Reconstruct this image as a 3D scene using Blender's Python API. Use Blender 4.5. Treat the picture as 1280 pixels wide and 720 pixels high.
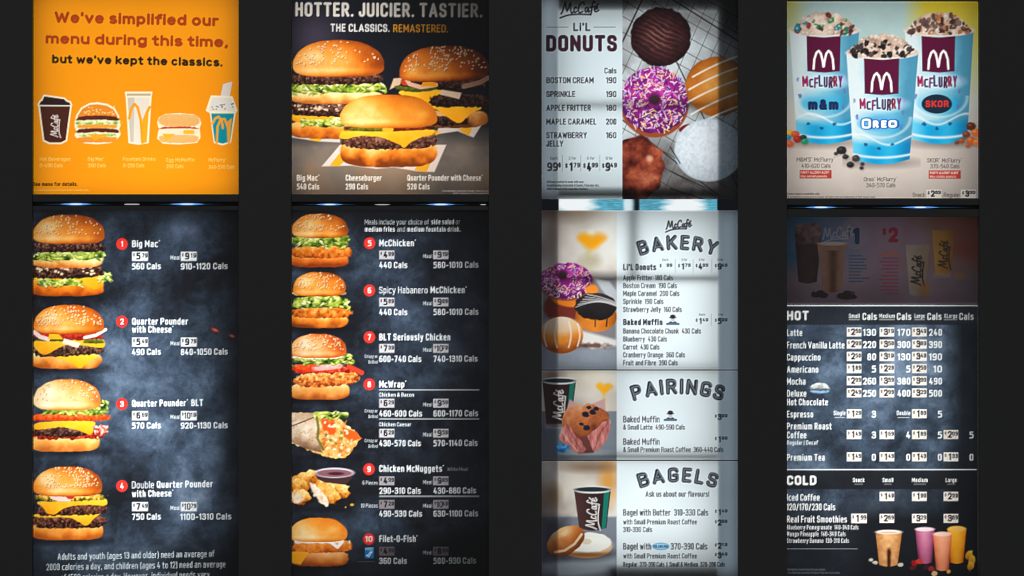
import bpy, math, random
import numpy as np

# ------------------------------------------------------------------ scene, camera, light
for o in list(bpy.data.objects): bpy.data.objects.remove(o)
SC = bpy.context.scene
COL = SC.collection
S = 0.002                      # one print unit in metres (a poster is about half a metre wide)
CX, CZ = 640.0, 1.6

def wx(x): return (x - CX) * S
def wz(y): return (360.0 - y) * S + CZ

cam = bpy.data.cameras.new('camera'); camo = bpy.data.objects.new('camera', cam); COL.objects.link(camo)
camo.location = (0, -5.0, CZ); camo.rotation_euler = (math.pi / 2, 0, 0)
cam.sensor_width = 36; cam.lens = 36 * 5.0 / (1280 * S); cam.clip_end = 100
SC.camera = camo
world = bpy.data.worlds.new('World'); SC.world = world; world.use_nodes = True
world.node_tree.nodes['Background'].inputs[0].default_value = (0.95, 0.97, 1.0, 1)
world.node_tree.nodes['Background'].inputs[1].default_value = 0.15
SC.view_settings.view_transform = 'Standard'; SC.view_settings.look = 'None'
SC.view_settings.exposure = 0; SC.view_settings.gamma = 1
SC.render.engine = 'CYCLES'
SC.cycles.max_bounces = 3; SC.cycles.diffuse_bounces = 1; SC.cycles.glossy_bounces = 1
SC.cycles.transmission_bounces = 1; SC.cycles.transparent_max_bounces = 4
SC.cycles.caustics_reflective = False; SC.cycles.caustics_refractive = False
SC.cycles.use_denoising = True
SC.cycles.pixel_filter_type = 'BLACKMAN_HARRIS'; SC.cycles.filter_width = 1.15

GAIN = 1.75
def lamp(x, y, w, h, depth, level, col=(1, .98, .96), tilt=0):
    """area lamp inside a light box, behind the prints; level is about the radiance it gives the print"""
    d = bpy.data.lights.new('backlight', 'AREA'); d.shape = 'RECTANGLE'; d.size = w * S; d.size_y = h * S
    d.energy = level * GAIN * math.pi * w * h * S * S; d.color = col
    o = bpy.data.objects.new('backlight', d); COL.objects.link(o)
    o.location = (wx(x), depth, wz(y)); o.rotation_euler = (-math.pi / 2 + tilt, 0, 0)
    return o
# (x, y, width, height, depth, level, colour)
LAMPS = [
    (170, 118, 252, 262, .055, .66, (1, .98, .94)), (185, 200, 150, 80, .09, .22, (1, .98, .94)), (170, 232, 250, 26, .05, .18, (1, .98, .94)),
    (440, 150, 150, 190, .10, 1.20, (1, .98, .96)), (560, 180, 90, 120, .10, .75, (1, .98, .96)), (425, 20, 110, 60, .10, .85, (1, .98, .96)),
    (150, 420, 200, 270, .12, 1.30, (.96, .99, 1)), (150, 620, 200, 180, .12, 1.2, (.96, .99, 1)),
    (450, 380, 180, 220, .12, 1.2, (.97, .99, 1)), (445, 560, 180, 190, .12, 1.15, (.97, .99, 1)), (400, 690, 90, 60, .12, .8, (1, .98, .95)),
    (797, 131, 196, 228, .08, .84, (.93, .99, 1)), (686, 120, 18, 240, .03, .42, (.8, .9, 1)), (908, 150, 20, 200, .03, .11, (.7, .87, 1)),
    (797, 365, 196, 190, .08, .88, (.93, .99, 1)), (797, 520, 196, 100, .09, .78, (.93, .99, 1)), (797, 640, 196, 110, .10, .98, (.93, .99, 1)),
    (686, 490, 18, 450, .03, .20, (.85, .88, 1)), (909, 490, 20, 450, .03, .28, (.7, .86, 1)),
    (1102, 130, 220, 250, .10, .95, (1, .98, .95)), (1102, 200, 220, 120, .10, .1, (1, .98, .95)),
    (1102, 328, 220, 100, .10, .19, (1, .95, .95)),
    (1080, 480, 200, 200, .12, 1.25, (.97, 1, .99)), (1085, 650, 200, 130, .12, 1.2, (1, .99, .96)),
]
for L in LAMPS: lamp(*L[:6], col=L[6])
# fill light added for relief on the front of the board: a soft lamp high behind the viewer
d = bpy.data.lights.new('front_fill', 'AREA'); d.size = 2.5; d.energy = 6; d.color = (1, .97, .93)
o = bpy.data.objects.new('front_fill', d); COL.objects.link(o); o.location = (-1.5, -4, 4.2)
o.rotation_euler = (math.radians(56), 0, math.radians(-20))

# ------------------------------------------------------------------ the print shop: ink colours worked out with numpy
SS = 2
X0, Y0, X1, Y1 = 0, -20, 1280, 740
W, H = X1 - X0, Y1 - Y0
CV = np.zeros((H * SS, W * SS, 3), np.float32)
LAB = np.zeros((H, W), np.int32)
PARTS = {}                     # id -> (name, label)
STATE = dict(clip=(X0, Y0, X1, Y1), part=0, lo=1)
rng = np.random.default_rng(7)
TAB = rng.random((8, 256, 256)).astype(np.float32)

def vn(X, Y, s, seed=0):
    T = TAB[seed % 8]; x = X / s + seed * 17.3; y = Y / s + seed * 9.1
    xi = np.floor(x).astype(int); yi = np.floor(y).astype(int); fx = x - xi; fy = y - yi
    fx = fx * fx * (3 - 2 * fx); fy = fy * fy * (3 - 2 * fy)
    a = T[yi & 255, xi & 255]; b = T[yi & 255, (xi + 1) & 255]; c = T[(yi + 1) & 255, xi & 255]; e = T[(yi + 1) & 255, (xi + 1) & 255]
    return (a * (1 - fx) + b * fx) * (1 - fy) + (c * (1 - fx) + e * fx) * fy

def fbm(X, Y, s, seed=0, oct=4):
    r = 0; a = .5; t = 0
    for k in range(oct):
        r = r + a * vn(X, Y, s / 2 ** k, seed + k); t += a; a *= .55
    return r / t

def win(x0, y0, x1, y1):
    c = STATE['clip']
    x0 = max(c[0], math.floor(x0)); y0 = max(c[1], math.floor(y0)); x1 = min(c[2], math.ceil(x1)); y1 = min(c[3], math.ceil(y1))
    if x1 <= x0 or y1 <= y0: return None
    sl = (slice((y0 - Y0) * SS, (y1 - Y0) * SS), slice((x0 - X0) * SS, (x1 - X0) * SS))
    xs = x0 + (np.arange((x1 - x0) * SS) + .5) / SS; ys = y0 + (np.arange((y1 - y0) * SS) + .5) / SS
    X, Y = np.meshgrid(xs, ys)
    return sl, X.astype(np.float32), Y.astype(np.float32)

def c3(c): return np.array(c, np.float32) / 255.0
def mixc(a, b, t): t = np.clip(t, 0, 1)[..., None]; return c3(a) * (1 - t) + c3(b) * t
def ramp(t, stops):
    t = np.clip(t, 0, 1); n = len(stops) - 1; P = np.array(stops, np.float32) / 255
    i = np.clip((t * n).astype(int), 0, n - 1); f = (t * n - i)[..., None]
    return P[i] * (1 - f) + P[i + 1] * f

def put(sl, m, col, a=1.0):
    m = np.clip(m, 0, 1) * a
    if isinstance(col, tuple): col = c3(col)
    CV[sl] = CV[sl] * (1 - m[..., None]) + col * m[..., None]
    if STATE['part'] and a > .3:
        mm = m.reshape(m.shape[0] // SS, SS, m.shape[1] // SS, SS).max((1, 3)) > .35
        s2 = (slice(sl[0].start // SS, sl[0].stop // SS), slice(sl[1].start // SS, sl[1].stop // SS))
        L = LAB[s2]; L[mm] = STATE['part']

def sm(d, soft=.5): return np.clip(.5 - d / (2 * soft), 0, 1)
_pid = [0]
class part:
    def __init__(s, name, label=None): s.n = name; s.l = label
    def __enter__(s):
        s.old = STATE['part']
        if not s.old:
            _pid[0] += 1; PARTS[_pid[0]] = (s.n, s.l); STATE['part'] = _pid[0]
    def __exit__(s, *a): STATE['part'] = s.old

def rect(x0, y0, x1, y1, col, a=1, soft=.35, r=0):
    w = win(x0 - 2 - soft, y0 - 2 - soft, x1 + 2 + soft, y1 + 2 + soft)
    if not w: return
    sl, X, Y = w; cx, cy = (x0 + x1) / 2, (y0 + y1) / 2
    dx = abs(X - cx) - (x1 - x0) / 2 + r; dy = abs(Y - cy) - (y1 - y0) / 2 + r
    d = np.hypot(np.maximum(dx, 0), np.maximum(dy, 0)) + np.minimum(np.maximum(dx, dy), 0) - r
    put(sl, sm(d, soft), col, a)
def ell(cx, cy, rx, ry, col, a=1, soft=.5, rot=0, fn=None, rag=0, rs=4, seed=0):
    R = max(rx, ry) + soft * 2 + rag + 2; w = win(cx - R, cy - R, cx + R, cy + R)
    if not w: return
    sl, X, Y = w; c, s = math.cos(rot), math.sin(rot); x = X - cx; y = Y - cy
    u = (x * c + y * s) / rx; v = (-x * s + y * c) / ry; q = np.hypot(u, v)
    d = (q - 1) * min(rx, ry)
    if rag: d = d + (vn(X, Y, rs, seed) - .5) * 2 * rag
    put(sl, sm(d, soft), fn(u, v, X, Y) if fn else col, a)
def seg(p, q, r, col, a=1, soft=.5, r2=None):
    r2 = r if r2 is None else r2; R = max(r, r2) + soft + 1
    w = win(min(p[0], q[0]) - R, min(p[1], q[1]) - R, max(p[0], q[0]) + R, max(p[1], q[1]) + R)
    if not w: return
    sl, X, Y = w; dx, dy = q[0] - p[0], q[1] - p[1]; L = dx * dx + dy * dy + 1e-9
    t = np.clip(((X - p[0]) * dx + (Y - p[1]) * dy) / L, 0, 1)
    put(sl, sm(np.hypot(X - p[0] - t * dx, Y - p[1] - t * dy) - (r + (r2 - r) * t), soft), col, a)
def pline(pts, r, col, a=1, soft=.45):
    xs = [p[0] for p in pts]; ys = [p[1] for p in pts]
    w = win(min(xs) - r - 2, min(ys) - r - 2, max(xs) + r + 2, max(ys) + r + 2)
    if not w: return
    sl, X, Y = w; D = np.full(X.shape, 1e9, np.float32)
    for p, q in zip(pts, pts[1:]):
        dx, dy = q[0] - p[0], q[1] - p[1]; L = dx * dx + dy * dy + 1e-9
        t = np.clip(((X - p[0]) * dx + (Y - p[1]) * dy) / L, 0, 1)
        D = np.minimum(D, np.hypot(X - p[0] - t * dx, Y - p[1] - t * dy))
    put(sl, sm(D - r, soft), col, a)
def pmask(pts, X, Y):
    ins = np.zeros(X.shape, bool); n = len(pts); D = np.full(X.shape, 1e9, np.float32)
    for i in range(n):
        (ax, ay), (bx, by) = pts[i], pts[(i + 1) % n]
        if ay != by:
            c = ((ay > Y) != (by > Y)) & (X < (bx - ax) * (Y - ay) / (by - ay) + ax); ins ^= c
        dx, dy = bx - ax, by - ay; L = dx * dx + dy * dy + 1e-9
        t = np.clip(((X - ax) * dx + (Y - ay) * dy) / L, 0, 1)
        D = np.minimum(D, np.hypot(X - ax - t * dx, Y - ay - t * dy))
    return np.where(ins, -D, D)
def poly(pts, col, a=1, soft=.4, fn=None, grow=0, rag=0, seed=0):
    xs = [p[0] for p in pts]; ys = [p[1] for p in pts]; R = 2 + grow + soft + rag
    w = win(min(xs) - R, min(ys) - R, max(xs) + R, max(ys) + R)
    if not w: return
    sl, X, Y = w; d = pmask(pts, X, Y) - grow
    if rag: d = d + (vn(X, Y, 4, seed) - .5) * 2 * rag
    put(sl, sm(d, soft), fn(X, Y) if fn else col, a)

# ---- lettering: a narrow sans drawn as pen strokes (x, y up, optional corner rounding); width first
FONT = {
 'A': (.50, "0,0 .25,1 .5,0|.07,.28 .43,.28"), 'B': (.42, "0,0 0,1 .4,1,.2 .4,.53,.2 0,.53|.3,.53 .43,.53,.2 .43,0,.2 0,0"),
 'C': (.40, ".41,.78 .4,1,.18 0,1,.19 0,0,.19 .4,0,.18 .41,.22"), 'D': (.42, "0,0 0,1 .42,1,.24 .42,0,.24 0,0"), 'E': (.34, ".34,1 0,1 0,0 .34,0|0,.52 .3,.52"),
 'F': (.34, ".34,1 0,1 0,0|0,.5 .3,.5"), 'G': (.42, ".42,.82 .41,1,.16 0,1,.19 0,0,.19 .42,0,.17 .42,.45 .24,.45"), 'H': (.42, "0,0 0,1|.42,0 .42,1|0,.52 .42,.52"),
 'I': (.0, "0,0 0,1"), 'J': (.32, ".32,1 .32,0,.2 0,0,.2 0,.26"), 'K': (.42, "0,0 0,1|.42,1 .02,.42|.14,.56 .44,0"), 'L': (.32, "0,1 0,0 .32,0"),
 'M': (.56, "0,0 0,1 .28,.3 .56,1 .56,0"), 'N': (.44, "0,0 0,1 .44,0 .44,1"), 'O': (.42, ".21,1 .42,1,.2 .42,0,.2 0,0,.2 0,1,.2 .21,1"), 'P': (.41, "0,0 0,1 .41,1,.22 .41,.44,.22 0,.44"),
 'Q': (.42, ".21,1 .42,1,.2 .42,0,.2 0,0,.2 0,1,.2 .21,1|.26,.2 .46,-.06"), 'R': (.42, "0,0 0,1 .4,1,.22 .4,.47,.22 0,.47|.22,.47 .43,0"), 'S': (.38, ".38,.8 .37,1,.16 0,1,.17 0,.57,.14 .39,.45,.14 .39,0,.17 .0,0,.16 -.01,.2"),
 'T': (.44, "0,1 .44,1|.22,1 .22,0"), 'U': (.42, "0,1 0,0,.2 .42,0,.2 .42,1"), 'V': (.48, "0,1 .24,0 .48,1"), 'W': (.70, "0,1 .17,0 .35,.85 .53,0 .7,1"), 'X': (.44, "0,0 .44,1|0,1 .44,0"), 'Y': (.46, "0,1 .23,.45 .46,1|.23,.45 .23,0"), 'Z': (.4, "0,1 .4,1 0,0 .4,0"),
 'a': (.33, ".03,.68 .33,.72,.12 .33,0|.33,.4 0,.4,.1 0,0,.1 .33,0,.08 .33,.12"), 'b': (.34, "0,1 0,0|0,.35 0,.7,.17 .34,.7,.17 .34,0,.17 0,0,.17 0,.35"), 'c': (.30, ".32,.7 0,.7,.16 0,0,.16 .32,0"),
 'd': (.34, ".34,1 .34,0|.34,.35 .34,.7,.17 0,.7,.17 0,0,.17 .34,0,.17 .34,.35"), 'e': (.34, "0,.35 .34,.35 .34,.7,.15 0,.7,.15 0,0,.15 .34,0"), 'f': (.22, ".26,1 .08,1,.12 .08,0|-.04,.68 .24,.68"),
 'g': (.34, ".34,.7 .34,-.27,.15 .02,-.27,.1|.34,.35 .34,.7,.17 0,.7,.17 0,0,.17 .34,0,.17 .34,.35"), 'h': (.34, "0,1 0,0|0,.5 0,.7,.17 .34,.7,.17 .34,0"), 'i': (.0, "0,0 0,.7|0,.96 0,1"), 'j': (.06, ".06,.7 .06,-.27,.1 -.06,-.27|.06,.96 .06,1"),
 'k': (.33, "0,0 0,1|.32,.7 .02,.3|.1,.42 .34,0"), 'l': (.0, "0,0 0,1"), 'm': (.58, "0,0 0,.7|0,.5 0,.7,.14 .29,.7,.14 .29,0|.29,.5 .29,.7,.14 .58,.7,.14 .58,0"), 'n': (.34, "0,0 0,.7|0,.5 0,.7,.17 .34,.7,.17 .34,0"),
 'o': (.34, ".17,.7 .34,.7,.17 .34,0,.17 0,0,.17 0,.7,.17 .17,.7"), 'p': (.34, "0,.7 0,-.27|0,.35 0,.7,.17 .34,.7,.17 .34,0,.17 0,0,.17 0,.35"), 'q': (.34, ".34,.7 .34,-.27|.34,.35 .34,.7,.17 0,.7,.17 0,0,.17 .34,0,.17 .34,.35"), 'r': (.2, "0,0 0,.7|0,.48 0,.68,.15 .22,.68"),
 's': (.30, ".31,.66 .0,.72,.12 0,.42,.1 .32,.3,.1 .32,0,.12 0,.02"), 't': (.22, ".08,.94 .08,0,.1 .24,0|-.04,.68 .24,.68"), 'u': (.34, "0,.7 0,0,.17 .34,0,.17 .34,.2|.34,.7 .34,0"), 'v': (.36, "0,.7 .18,0 .36,.7"), 'w': (.54, "0,.7 .13,0 .27,.6 .41,0 .54,.7"), 'x': (.34, "0,0 .34,.7|0,.7 .34,0"), 'y': (.36, "0,.7 .19,.02|.36,.7 .14,-.27,.05 .02,-.27"), 'z': (.3, "0,.7 .3,.7 0,0 .3,0"),
 '0': (.36, ".18,1 .36,1,.18 .36,0,.18 0,0,.18 0,1,.18 .18,1"), '1': (.13, "0,.86 .13,1 .13,0"), '2': (.36, "0,.8 .01,1,.15 .36,1,.17 .36,.56,.1 .0,.0 .39,0"), '3': (.36, "0,.84 .01,1,.12 .36,1,.16 .36,.54,.13 .1,.54|.2,.54 .38,.54,.14 .38,0,.16 .0,0,.12 -.02,.16"),
 '4': (.40, ".28,0 .28,.5|.2,1 0,.26 .4,.26"), '5': (.36, ".36,1 .02,1 .02,.6 .38,.62,.15 .38,0,.16 -.02,0"), '6': (.36, ".36,.98 .0,1,.2 0,0,.17 .38,0,.17 .38,.58,.16 0,.56"), '7': (.35, "0,1 .36,1 .12,0"), '8': (.36, ".18,1 .34,1,.16 .34,.54,.15 .02,.54,.15 .02,1,.16 .18,1|.18,.53 .37,.53,.16 .37,0,.18 0,0,.18 0,.53,.16 .18,.53"), '9': (.36, "0,.02 .38,0,.2 .38,1,.17 0,1,.17 0,.43,.16 .38,.44"),
 '.': (.0, "0,0 0,.02"), ',': (.04, ".04,.03 0,-.14"), "'": (.0, "0,1 0,.8"), '-': (.2, "0,.38 .2,.38"), '!': (.0, "0,1 0,.3|0,0 0,.02"), '&': (.44, ".44,0 .08,.72 .08,1,.12 .32,1,.12 .32,.66,.1 0,.4,.1 0,0,.16 .34,0,.16 .42,.4"), '/': (.28, "0,-.05 .28,1"), '|': (.0, "0,-.1 0,1"), '(': (.1, ".12,1.05 0,.8,.2 0,.1,.2 .12,-.15"), ')': (.1, "0,1.05 .12,.8,.2 .12,.1,.2 0,-.15"),
 '$': (.36, ".36,.74 .36,.9,.17 0,.9,.17 0,.58,.14 .36,.42,.14 .36,.1,.17 0,.1,.17 0,.26|.18,1.05 .18,-.05"), '¢': (.31, ".31,.5 .31,.7,.15 0,.7,.15 0,0,.15 .31,0,.15 .31,.2|.16,.9 .16,-.15"), ' ': (.16, ""),
 '®': (.14, ".0,.94 .0,1.0 .1,1.0 .1,.9 0,.9"), '™': (.2, "0,1 .2,1"), '©': (.3, ".15,.7 .3,.7,.14 .3,.1,.14 0,.1,.14 0,.7,.14 .15,.7"), 'é': (.34, "0,.36 .34,.36 .34,.7,.17 0,.7,.17 0,0,.17 .34,0,.17 .34,.12|.12,.85 .24,1"),
}
def stroke_pts(s):
    out = []
    for part_ in s.split('|'):
        if not part_: continue
        P = [tuple(float(q) for q in t.split(',')) for t in part_.split()]
        r = [P[0][:2]]
        for i in range(1, len(P) - 1):
            p = np.array(P[i][:2]); rad = P[i][2] if len(P[i]) > 2 else 0
            if not rad: r.append(tuple(p)); continue
            a = np.array(P[i - 1][:2]) - p; b = np.array(P[i + 1][:2]) - p; la = np.hypot(*a); lb = np.hypot(*b)
            ka = min(rad, la * .5 if len(P[i - 1]) > 2 else la) / max(la, 1e-6); kb = min(rad, lb * .5 if len(P[i + 1]) > 2 else lb) / max(lb, 1e-6)
            A = p + a * ka; B = p + b * kb
            for k in range(5):
                t = k / 4; m = .42; r.append(tuple((1 - t) ** 3 * A + 3 * (1 - t) ** 2 * t * (A + (p - A) * (1 - m * .9)) + 3 * (1 - t) * t * t * (B + (p - B) * (1 - m * .9)) + t ** 3 * B))
        r.append(P[-1][:2]); out.append(r)
    return out
GLY = {c: (w, stroke_pts(s)) for c, (w, s) in FONT.items()}
import re
GLYR = {c: (w, stroke_pts(re.sub(r'(-?[\d.]+,-?[\d.]+),([\d.]+)', r'\1,.34', s))) for c, (w, s) in FONT.items()}
def _arc(cx, cy, rx, ry, a0, a1, n=14): return [(cx + rx * math.cos(math.radians(a0 + (a1 - a0) * k / n)), cy + ry * math.sin(math.radians(a0 + (a1 - a0) * k / n))) for k in range(n + 1)]
GLYR['e'] = (.36, [[(0.01, .37), (.35, .37)] + _arc(.18, .35, .18, .35, 4, 318)])
GLYR['c'] = (.34, [_arc(.18, .35, .18, .35, 48, 312)])
GLYR['o'] = (.38, [_arc(.19, .35, .19, .35, 0, 360, 20)])
GLYR['d'] = (.38, [[(.37, 1), (.37, 0)], _arc(.185, .35, .185, .35, 0, 360, 20)])
GLYR['p'] = (.38, [[(0, .7), (0, -.27)], _arc(.185, .35, .185, .35, 0, 360, 20)])
GLYR['b'] = (.38, [[(0, 1), (0, 0)], _arc(.185, .35, .185, .35, 0, 360, 20)])
GLYR['g'] = (.38, [[(.37, .7), (.37, -.1)] + _arc(.19, -.1, .18, .18, 0, -150, 8), _arc(.185, .35, .185, .35, 0, 360, 20)])
GLYR['s'] = (.30, [_arc(.15, .53, .14, .18, 40, 235, 8) + _arc(.15, .18, .16, .18, 70, -140, 9)])
GLYR['t'] = (.22, [[(.08, .94), (.08, .14), (.12, .02), (.22, 0)], [(-.04, .68), (.22, .68)]])
def stamp(ch, ox, oy, h, sx, r, col, rot=0, a=1):
    """pen of radius r; ox,oy = left outer edge on the baseline; sx widens the skeleton (units of h)"""
    g = (GLYR if STATE.get('round') else GLY).get(ch, GLY['o'])
    if not g[1]: return
    wd = g[0] * h * sx + 2 * r; small = ch in '®™'
    if small: r = r * .5
    c, s = math.cos(rot), math.sin(rot)
    if rot: R = math.hypot(wd, h) + 2; w = win(ox - R, oy - R, ox + R, oy + R)
    else: w = win(ox - 2, oy - h * 1.1 - 1.5, ox + wd + 2, oy + .35 * h + 2)
    if not w: return
    sl, X, Y = w; D = np.full(X.shape, 1e9, np.float32)
    for pl in g[1]:
        q = []
        for (x, y) in pl:
            u = r + x * h * sx; v = -(r + y * (h - 2 * r)); q.append((ox + u * c - v * s, oy + u * s + v * c))
        for p0, p1 in zip(q, q[1:]):
            dx, dy = p1[0] - p0[0], p1[1] - p0[1]; L = dx * dx + dy * dy + 1e-9
            t = np.clip(((X - p0[0]) * dx + (Y - p0[1]) * dy) / L, 0, 1)
            D = np.minimum(D, (X - p0[0] - t * dx) ** 2 + (Y - p0[1] - t * dy) ** 2)
    old = STATE['part']; STATE['part'] = 0
    put(sl, sm(np.sqrt(D) - r, .32), col, a); STATE['part'] = old
def gw(c): return (GLYR if STATE.get('round') else GLY).get(c, GLY['o'])[0]
def pen(h, bold): return max(.2, h * (.044 + .58 * bold))
def fit(s, wtot, h, bold):
    r = pen(h, bold); n = len(s); sw = sum(gw(c) for c in s) * h; gap = h * .11
    while True:
        ink = sum(2 * r for c in s if c != ' '); sx = (wtot - ink - gap * (n - 1)) / max(sw, .3 * h)
        if sx > .72 or gap < h * .045: break
        gap *= .93; r *= .975
    lim = 2.3 if STATE.get('round') else 1.5
    if sx > lim:
        sx = lim; gap = (wtot - ink - sx * sw) / max(1, n - 1)
    elif sx > .95 and not STATE.get('round'): gap += .35 * (sx - .95) * sw / max(1, n - 1); sx = (wtot - ink - gap * (n - 1)) / sw
    if n == 1: sx = min(sx, 1.05)
    return r, gap, max(sx, .3)
def text(s, x0, x1, yb, h, bold=.06, col=(235, 240, 240), dy=0, name='lettering', a=1, sky=0, mark=True, track=0):
    """fit string s between x0 and x1, baseline yb (right end at yb+dy)"""
    r, gap, sx = fit(s, x1 - x0, h, bold); rot = math.atan2(dy, x1 - x0); x = x0; y = yb
    if len(s) == 1: x += max(0, (x1 - x0 - gw(s) * h * sx - 2 * r) / 2)
    if mark:
        with part(name):
            w = win(x0, min(yb, yb + dy) - h * 1.05, x1, max(yb, yb + dy) + h * (.3 if any(c in 'gjpqy,;(' for c in s) else .05))
            if w: put(w[0], np.ones(w[1].shape, np.float32), CV[w[0]].copy())
    for ch in s:
        stamp(ch, x, y, h, sx, r, col, rot, a)
        d = gw(ch) * h * sx + (2 * r if ch != ' ' else 0) + gap; x += d * math.cos(rot); y += d * math.sin(rot)
def arc(s, cx, yb, w, h, drop, col, bold=.1):
    """letters on an arch: baseline yb in the middle, drop lower at the ends"""
    r, gap, sx = fit(s, w * 1.02, h, bold); R = (w * w / 4 + drop * drop) / (2 * drop)
    with part('heading'):
        ww = win(cx - w / 2 - 1, yb - h - 2, cx + w / 2 + 1, yb + drop + 2); put(ww[0], np.ones(ww[1].shape, np.float32), CV[ww[0]].copy())
    t = -w * .51
    for ch in s:
        d = GLY[ch][0] * h * sx + 2 * r; th = (t + d / 2) / R; px = cx + R * math.sin(th); py = yb + R * (1 - math.cos(th))
        ox, oy = px - d / 2 * math.cos(th), py - d / 2 * math.sin(th)
        stamp(ch, ox, oy, h, sx, r, col, th)
        stamp(ch, ox + (r * .72) * math.cos(th) , oy - r * .72, h - 1.44 * r, (GLY[ch][0] * h * sx + .56 * r - .0) / max(.01, GLY[ch][0] * h) * h / (h - 1.44 * r) if GLY[ch][0] else sx, r * .28, (176, 184, 192), th, .55)
        t += d + gap
SCRIPT = [  # the hand-written coffee-shop word, unit height, x to the right
    [(0, .95), (.12, .7), (.28, .1), (.33, .12), (.42, .75), (.62, .15), (.68, .15), (.66, .5), (.72, .92), (.82, .85)],
    [(1.08, .52), (1.02, .45), (.93, .55), (.9, .75), (.95, .88), (1.08, .8)],
    [(1.62, .25), (1.58, .1), (1.42, .12), (1.25, .4), (1.2, .7), (1.28, .9), (1.5, .82)],
    [(1.9, .55), (1.78, .5), (1.68, .65), (1.68, .85), (1.78, .85), (1.9, .55), (1.9, .88), (2.0, .8)],
    [(2.38, .15), (2.28, .05), (2.18, .3), (2.12, .8), (2.05, 1.1), (1.98, 1.05)], [(2.02, .5), (2.35, .45)],
    [(2.32, .7), (2.52, .6), (2.5, .48), (2.38, .52), (2.33, .75), (2.42, .88), (2.62, .75)], [(2.48, .38), (2.6, .24)],
    [(-.08, 1.28), (.5, 1.08), (1.2, 1.03), (1.9, 1.08)]]
def script(x, y, h, col, rot=0, r=.07, a=1, w=1.0):
    c, s = math.cos(rot), math.sin(rot)
    for st in SCRIPT:
        P = []
        for i in range(len(st) - 1):
            p0 = st[max(0, i - 1)]; p1 = st[i]; p2 = st[i + 1]; p3 = st[min(len(st) - 1, i + 2)]
            for k in range(4):
                t = k / 4; f = lambda A, B, C_, D_: .5 * (2 * B + (C_ - A) * t + (2 * A - 5 * B + 4 * C_ - D_) * t * t + (3 * B - A - 3 * C_ + D_) * t ** 3)
                P.append((f(p0[0], p1[0], p2[0], p3[0]), f(p0[1], p1[1], p2[1], p3[1])))
        P.append(st[-1])
        pline([(x + (u * w * c - v * s) * h, y + (u * w * s + v * c) * h) for u, v in P], r * h, col, a)

# ---- food
def band(cx, cy, hw, ht, stops, sag=0, p=6, rag=.5, rs=3, ns=3, na=.5, sv=.35, su=.0, seed=0, a=1, soft=.5, ang=0):
    w = win(cx - hw - 4, cy - ht - abs(sag) - 5 - abs(ang) * hw, cx + hw + 4, cy + ht + abs(sag) + 5 + abs(ang) * hw)
    if not w: return
    sl, X, Y = w; u = (X - cx) / hw; v = (Y - cy - sag * (1 - u * u) - ang * (X - cx)) / ht
    d = (np.abs(u) ** p + np.abs(v) ** 2.6) ** (1 / 2.6) - 1
    d = d * ht + (vn(X, Y, rs, seed) - .5) * 2 * rag
    t = .5 - sv * v + su * u + na * (fbm(X, Y, ns, seed + 2, 3) - .5) * 2 - .25 * np.clip(np.abs(u) - .75, 0, 1) * 4 * .5
    put(sl, sm(d, soft), ramp(t, stops), a)
BUN = [(96, 38, 8), (164, 72, 14), (216, 112, 26), (244, 158, 62), (255, 208, 138)]
BUNB = [(124, 54, 12), (204, 102, 22), (240, 142, 44), (252, 188, 100), (255, 224, 160)]
PAT = [(22, 12, 10), (52, 28, 22), (92, 54, 42), (150, 104, 84)]
LET = [(34, 50, 14), (84, 112, 28), (150, 172, 50), (206, 208, 104), (238, 236, 180)]
CHE = [(200, 105, 8), (244, 158, 16), (255, 186, 40), (255, 205, 80)]
CHI = [(140, 56, 10), (205, 98, 22), (232, 134, 42), (248, 182, 92)]
def bun(cx, y0, y1, hw, seeds=60, seed=0, dark=0, hi=(-.5, .55), p=2.5, stops=BUN, skew=0):
    hgt = y1 - y0
    w = win(cx - hw - 3, y0 - 3, cx + hw + 3, y1 + 6)
    if not w: return
    sl, X, Y = w; u = (X - cx) / hw; v = (y1 - Y + skew * u * hgt) / hgt
    v0 = .26; vv = np.where(v > v0, (v - v0) / (1 - v0), (v0 - v) / (v0 + .05)); up = v > v0
    q = np.where(up, (np.abs(u) ** 2.35 + np.abs(vv) ** 2.15) ** (1 / 2.2), (np.abs(u) ** 3.4 + np.abs(vv) ** 3.0) ** (1 / 3.1))
    d = (q - 1) * hgt * .8 + (vn(X, Y, 6, seed) - .5) * .9
    n = fbm(X, Y, hw * .5, seed, 4)
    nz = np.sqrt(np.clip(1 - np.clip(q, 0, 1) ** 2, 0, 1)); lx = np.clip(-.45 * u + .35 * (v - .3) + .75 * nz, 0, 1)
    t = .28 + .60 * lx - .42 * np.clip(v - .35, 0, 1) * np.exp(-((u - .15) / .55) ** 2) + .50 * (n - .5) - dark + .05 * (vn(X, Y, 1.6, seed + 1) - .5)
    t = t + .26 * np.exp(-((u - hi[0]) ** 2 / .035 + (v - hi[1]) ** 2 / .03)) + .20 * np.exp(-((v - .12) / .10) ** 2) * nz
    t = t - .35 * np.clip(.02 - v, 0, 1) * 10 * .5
    put(sl, sm(d), ramp(t, stops))
    r = random.Random(seed * 7 + 1); k = 0
    for _ in range(seeds * 6):
        if k >= seeds: break
        uu = r.uniform(-.93, .93); vv = r.uniform(.28, .97)
        if abs(uu) ** p + vv ** 2.1 > .985: continue
        if fbm(np.array([uu * 30.]), np.array([vv * 30.]), 9, seed)[0] < .42: continue
        k += 1; an = r.uniform(0, 3.1); q = hw / 45
        sx_, sy_ = cx + uu * hw, y1 - (vv - skew * uu) * hgt
        ell(sx_ + .5, sy_ + .6, 1.25 * q ** .5, .85 * q ** .5, (120, 60, 20), .5, rot=an)
        ell(sx_, sy_, 1.15 * q ** .5, .75 * q ** .5, (255, 232 - r.randint(0, 30), 190 - r.randint(0, 40)), .9, rot=an)
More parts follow.
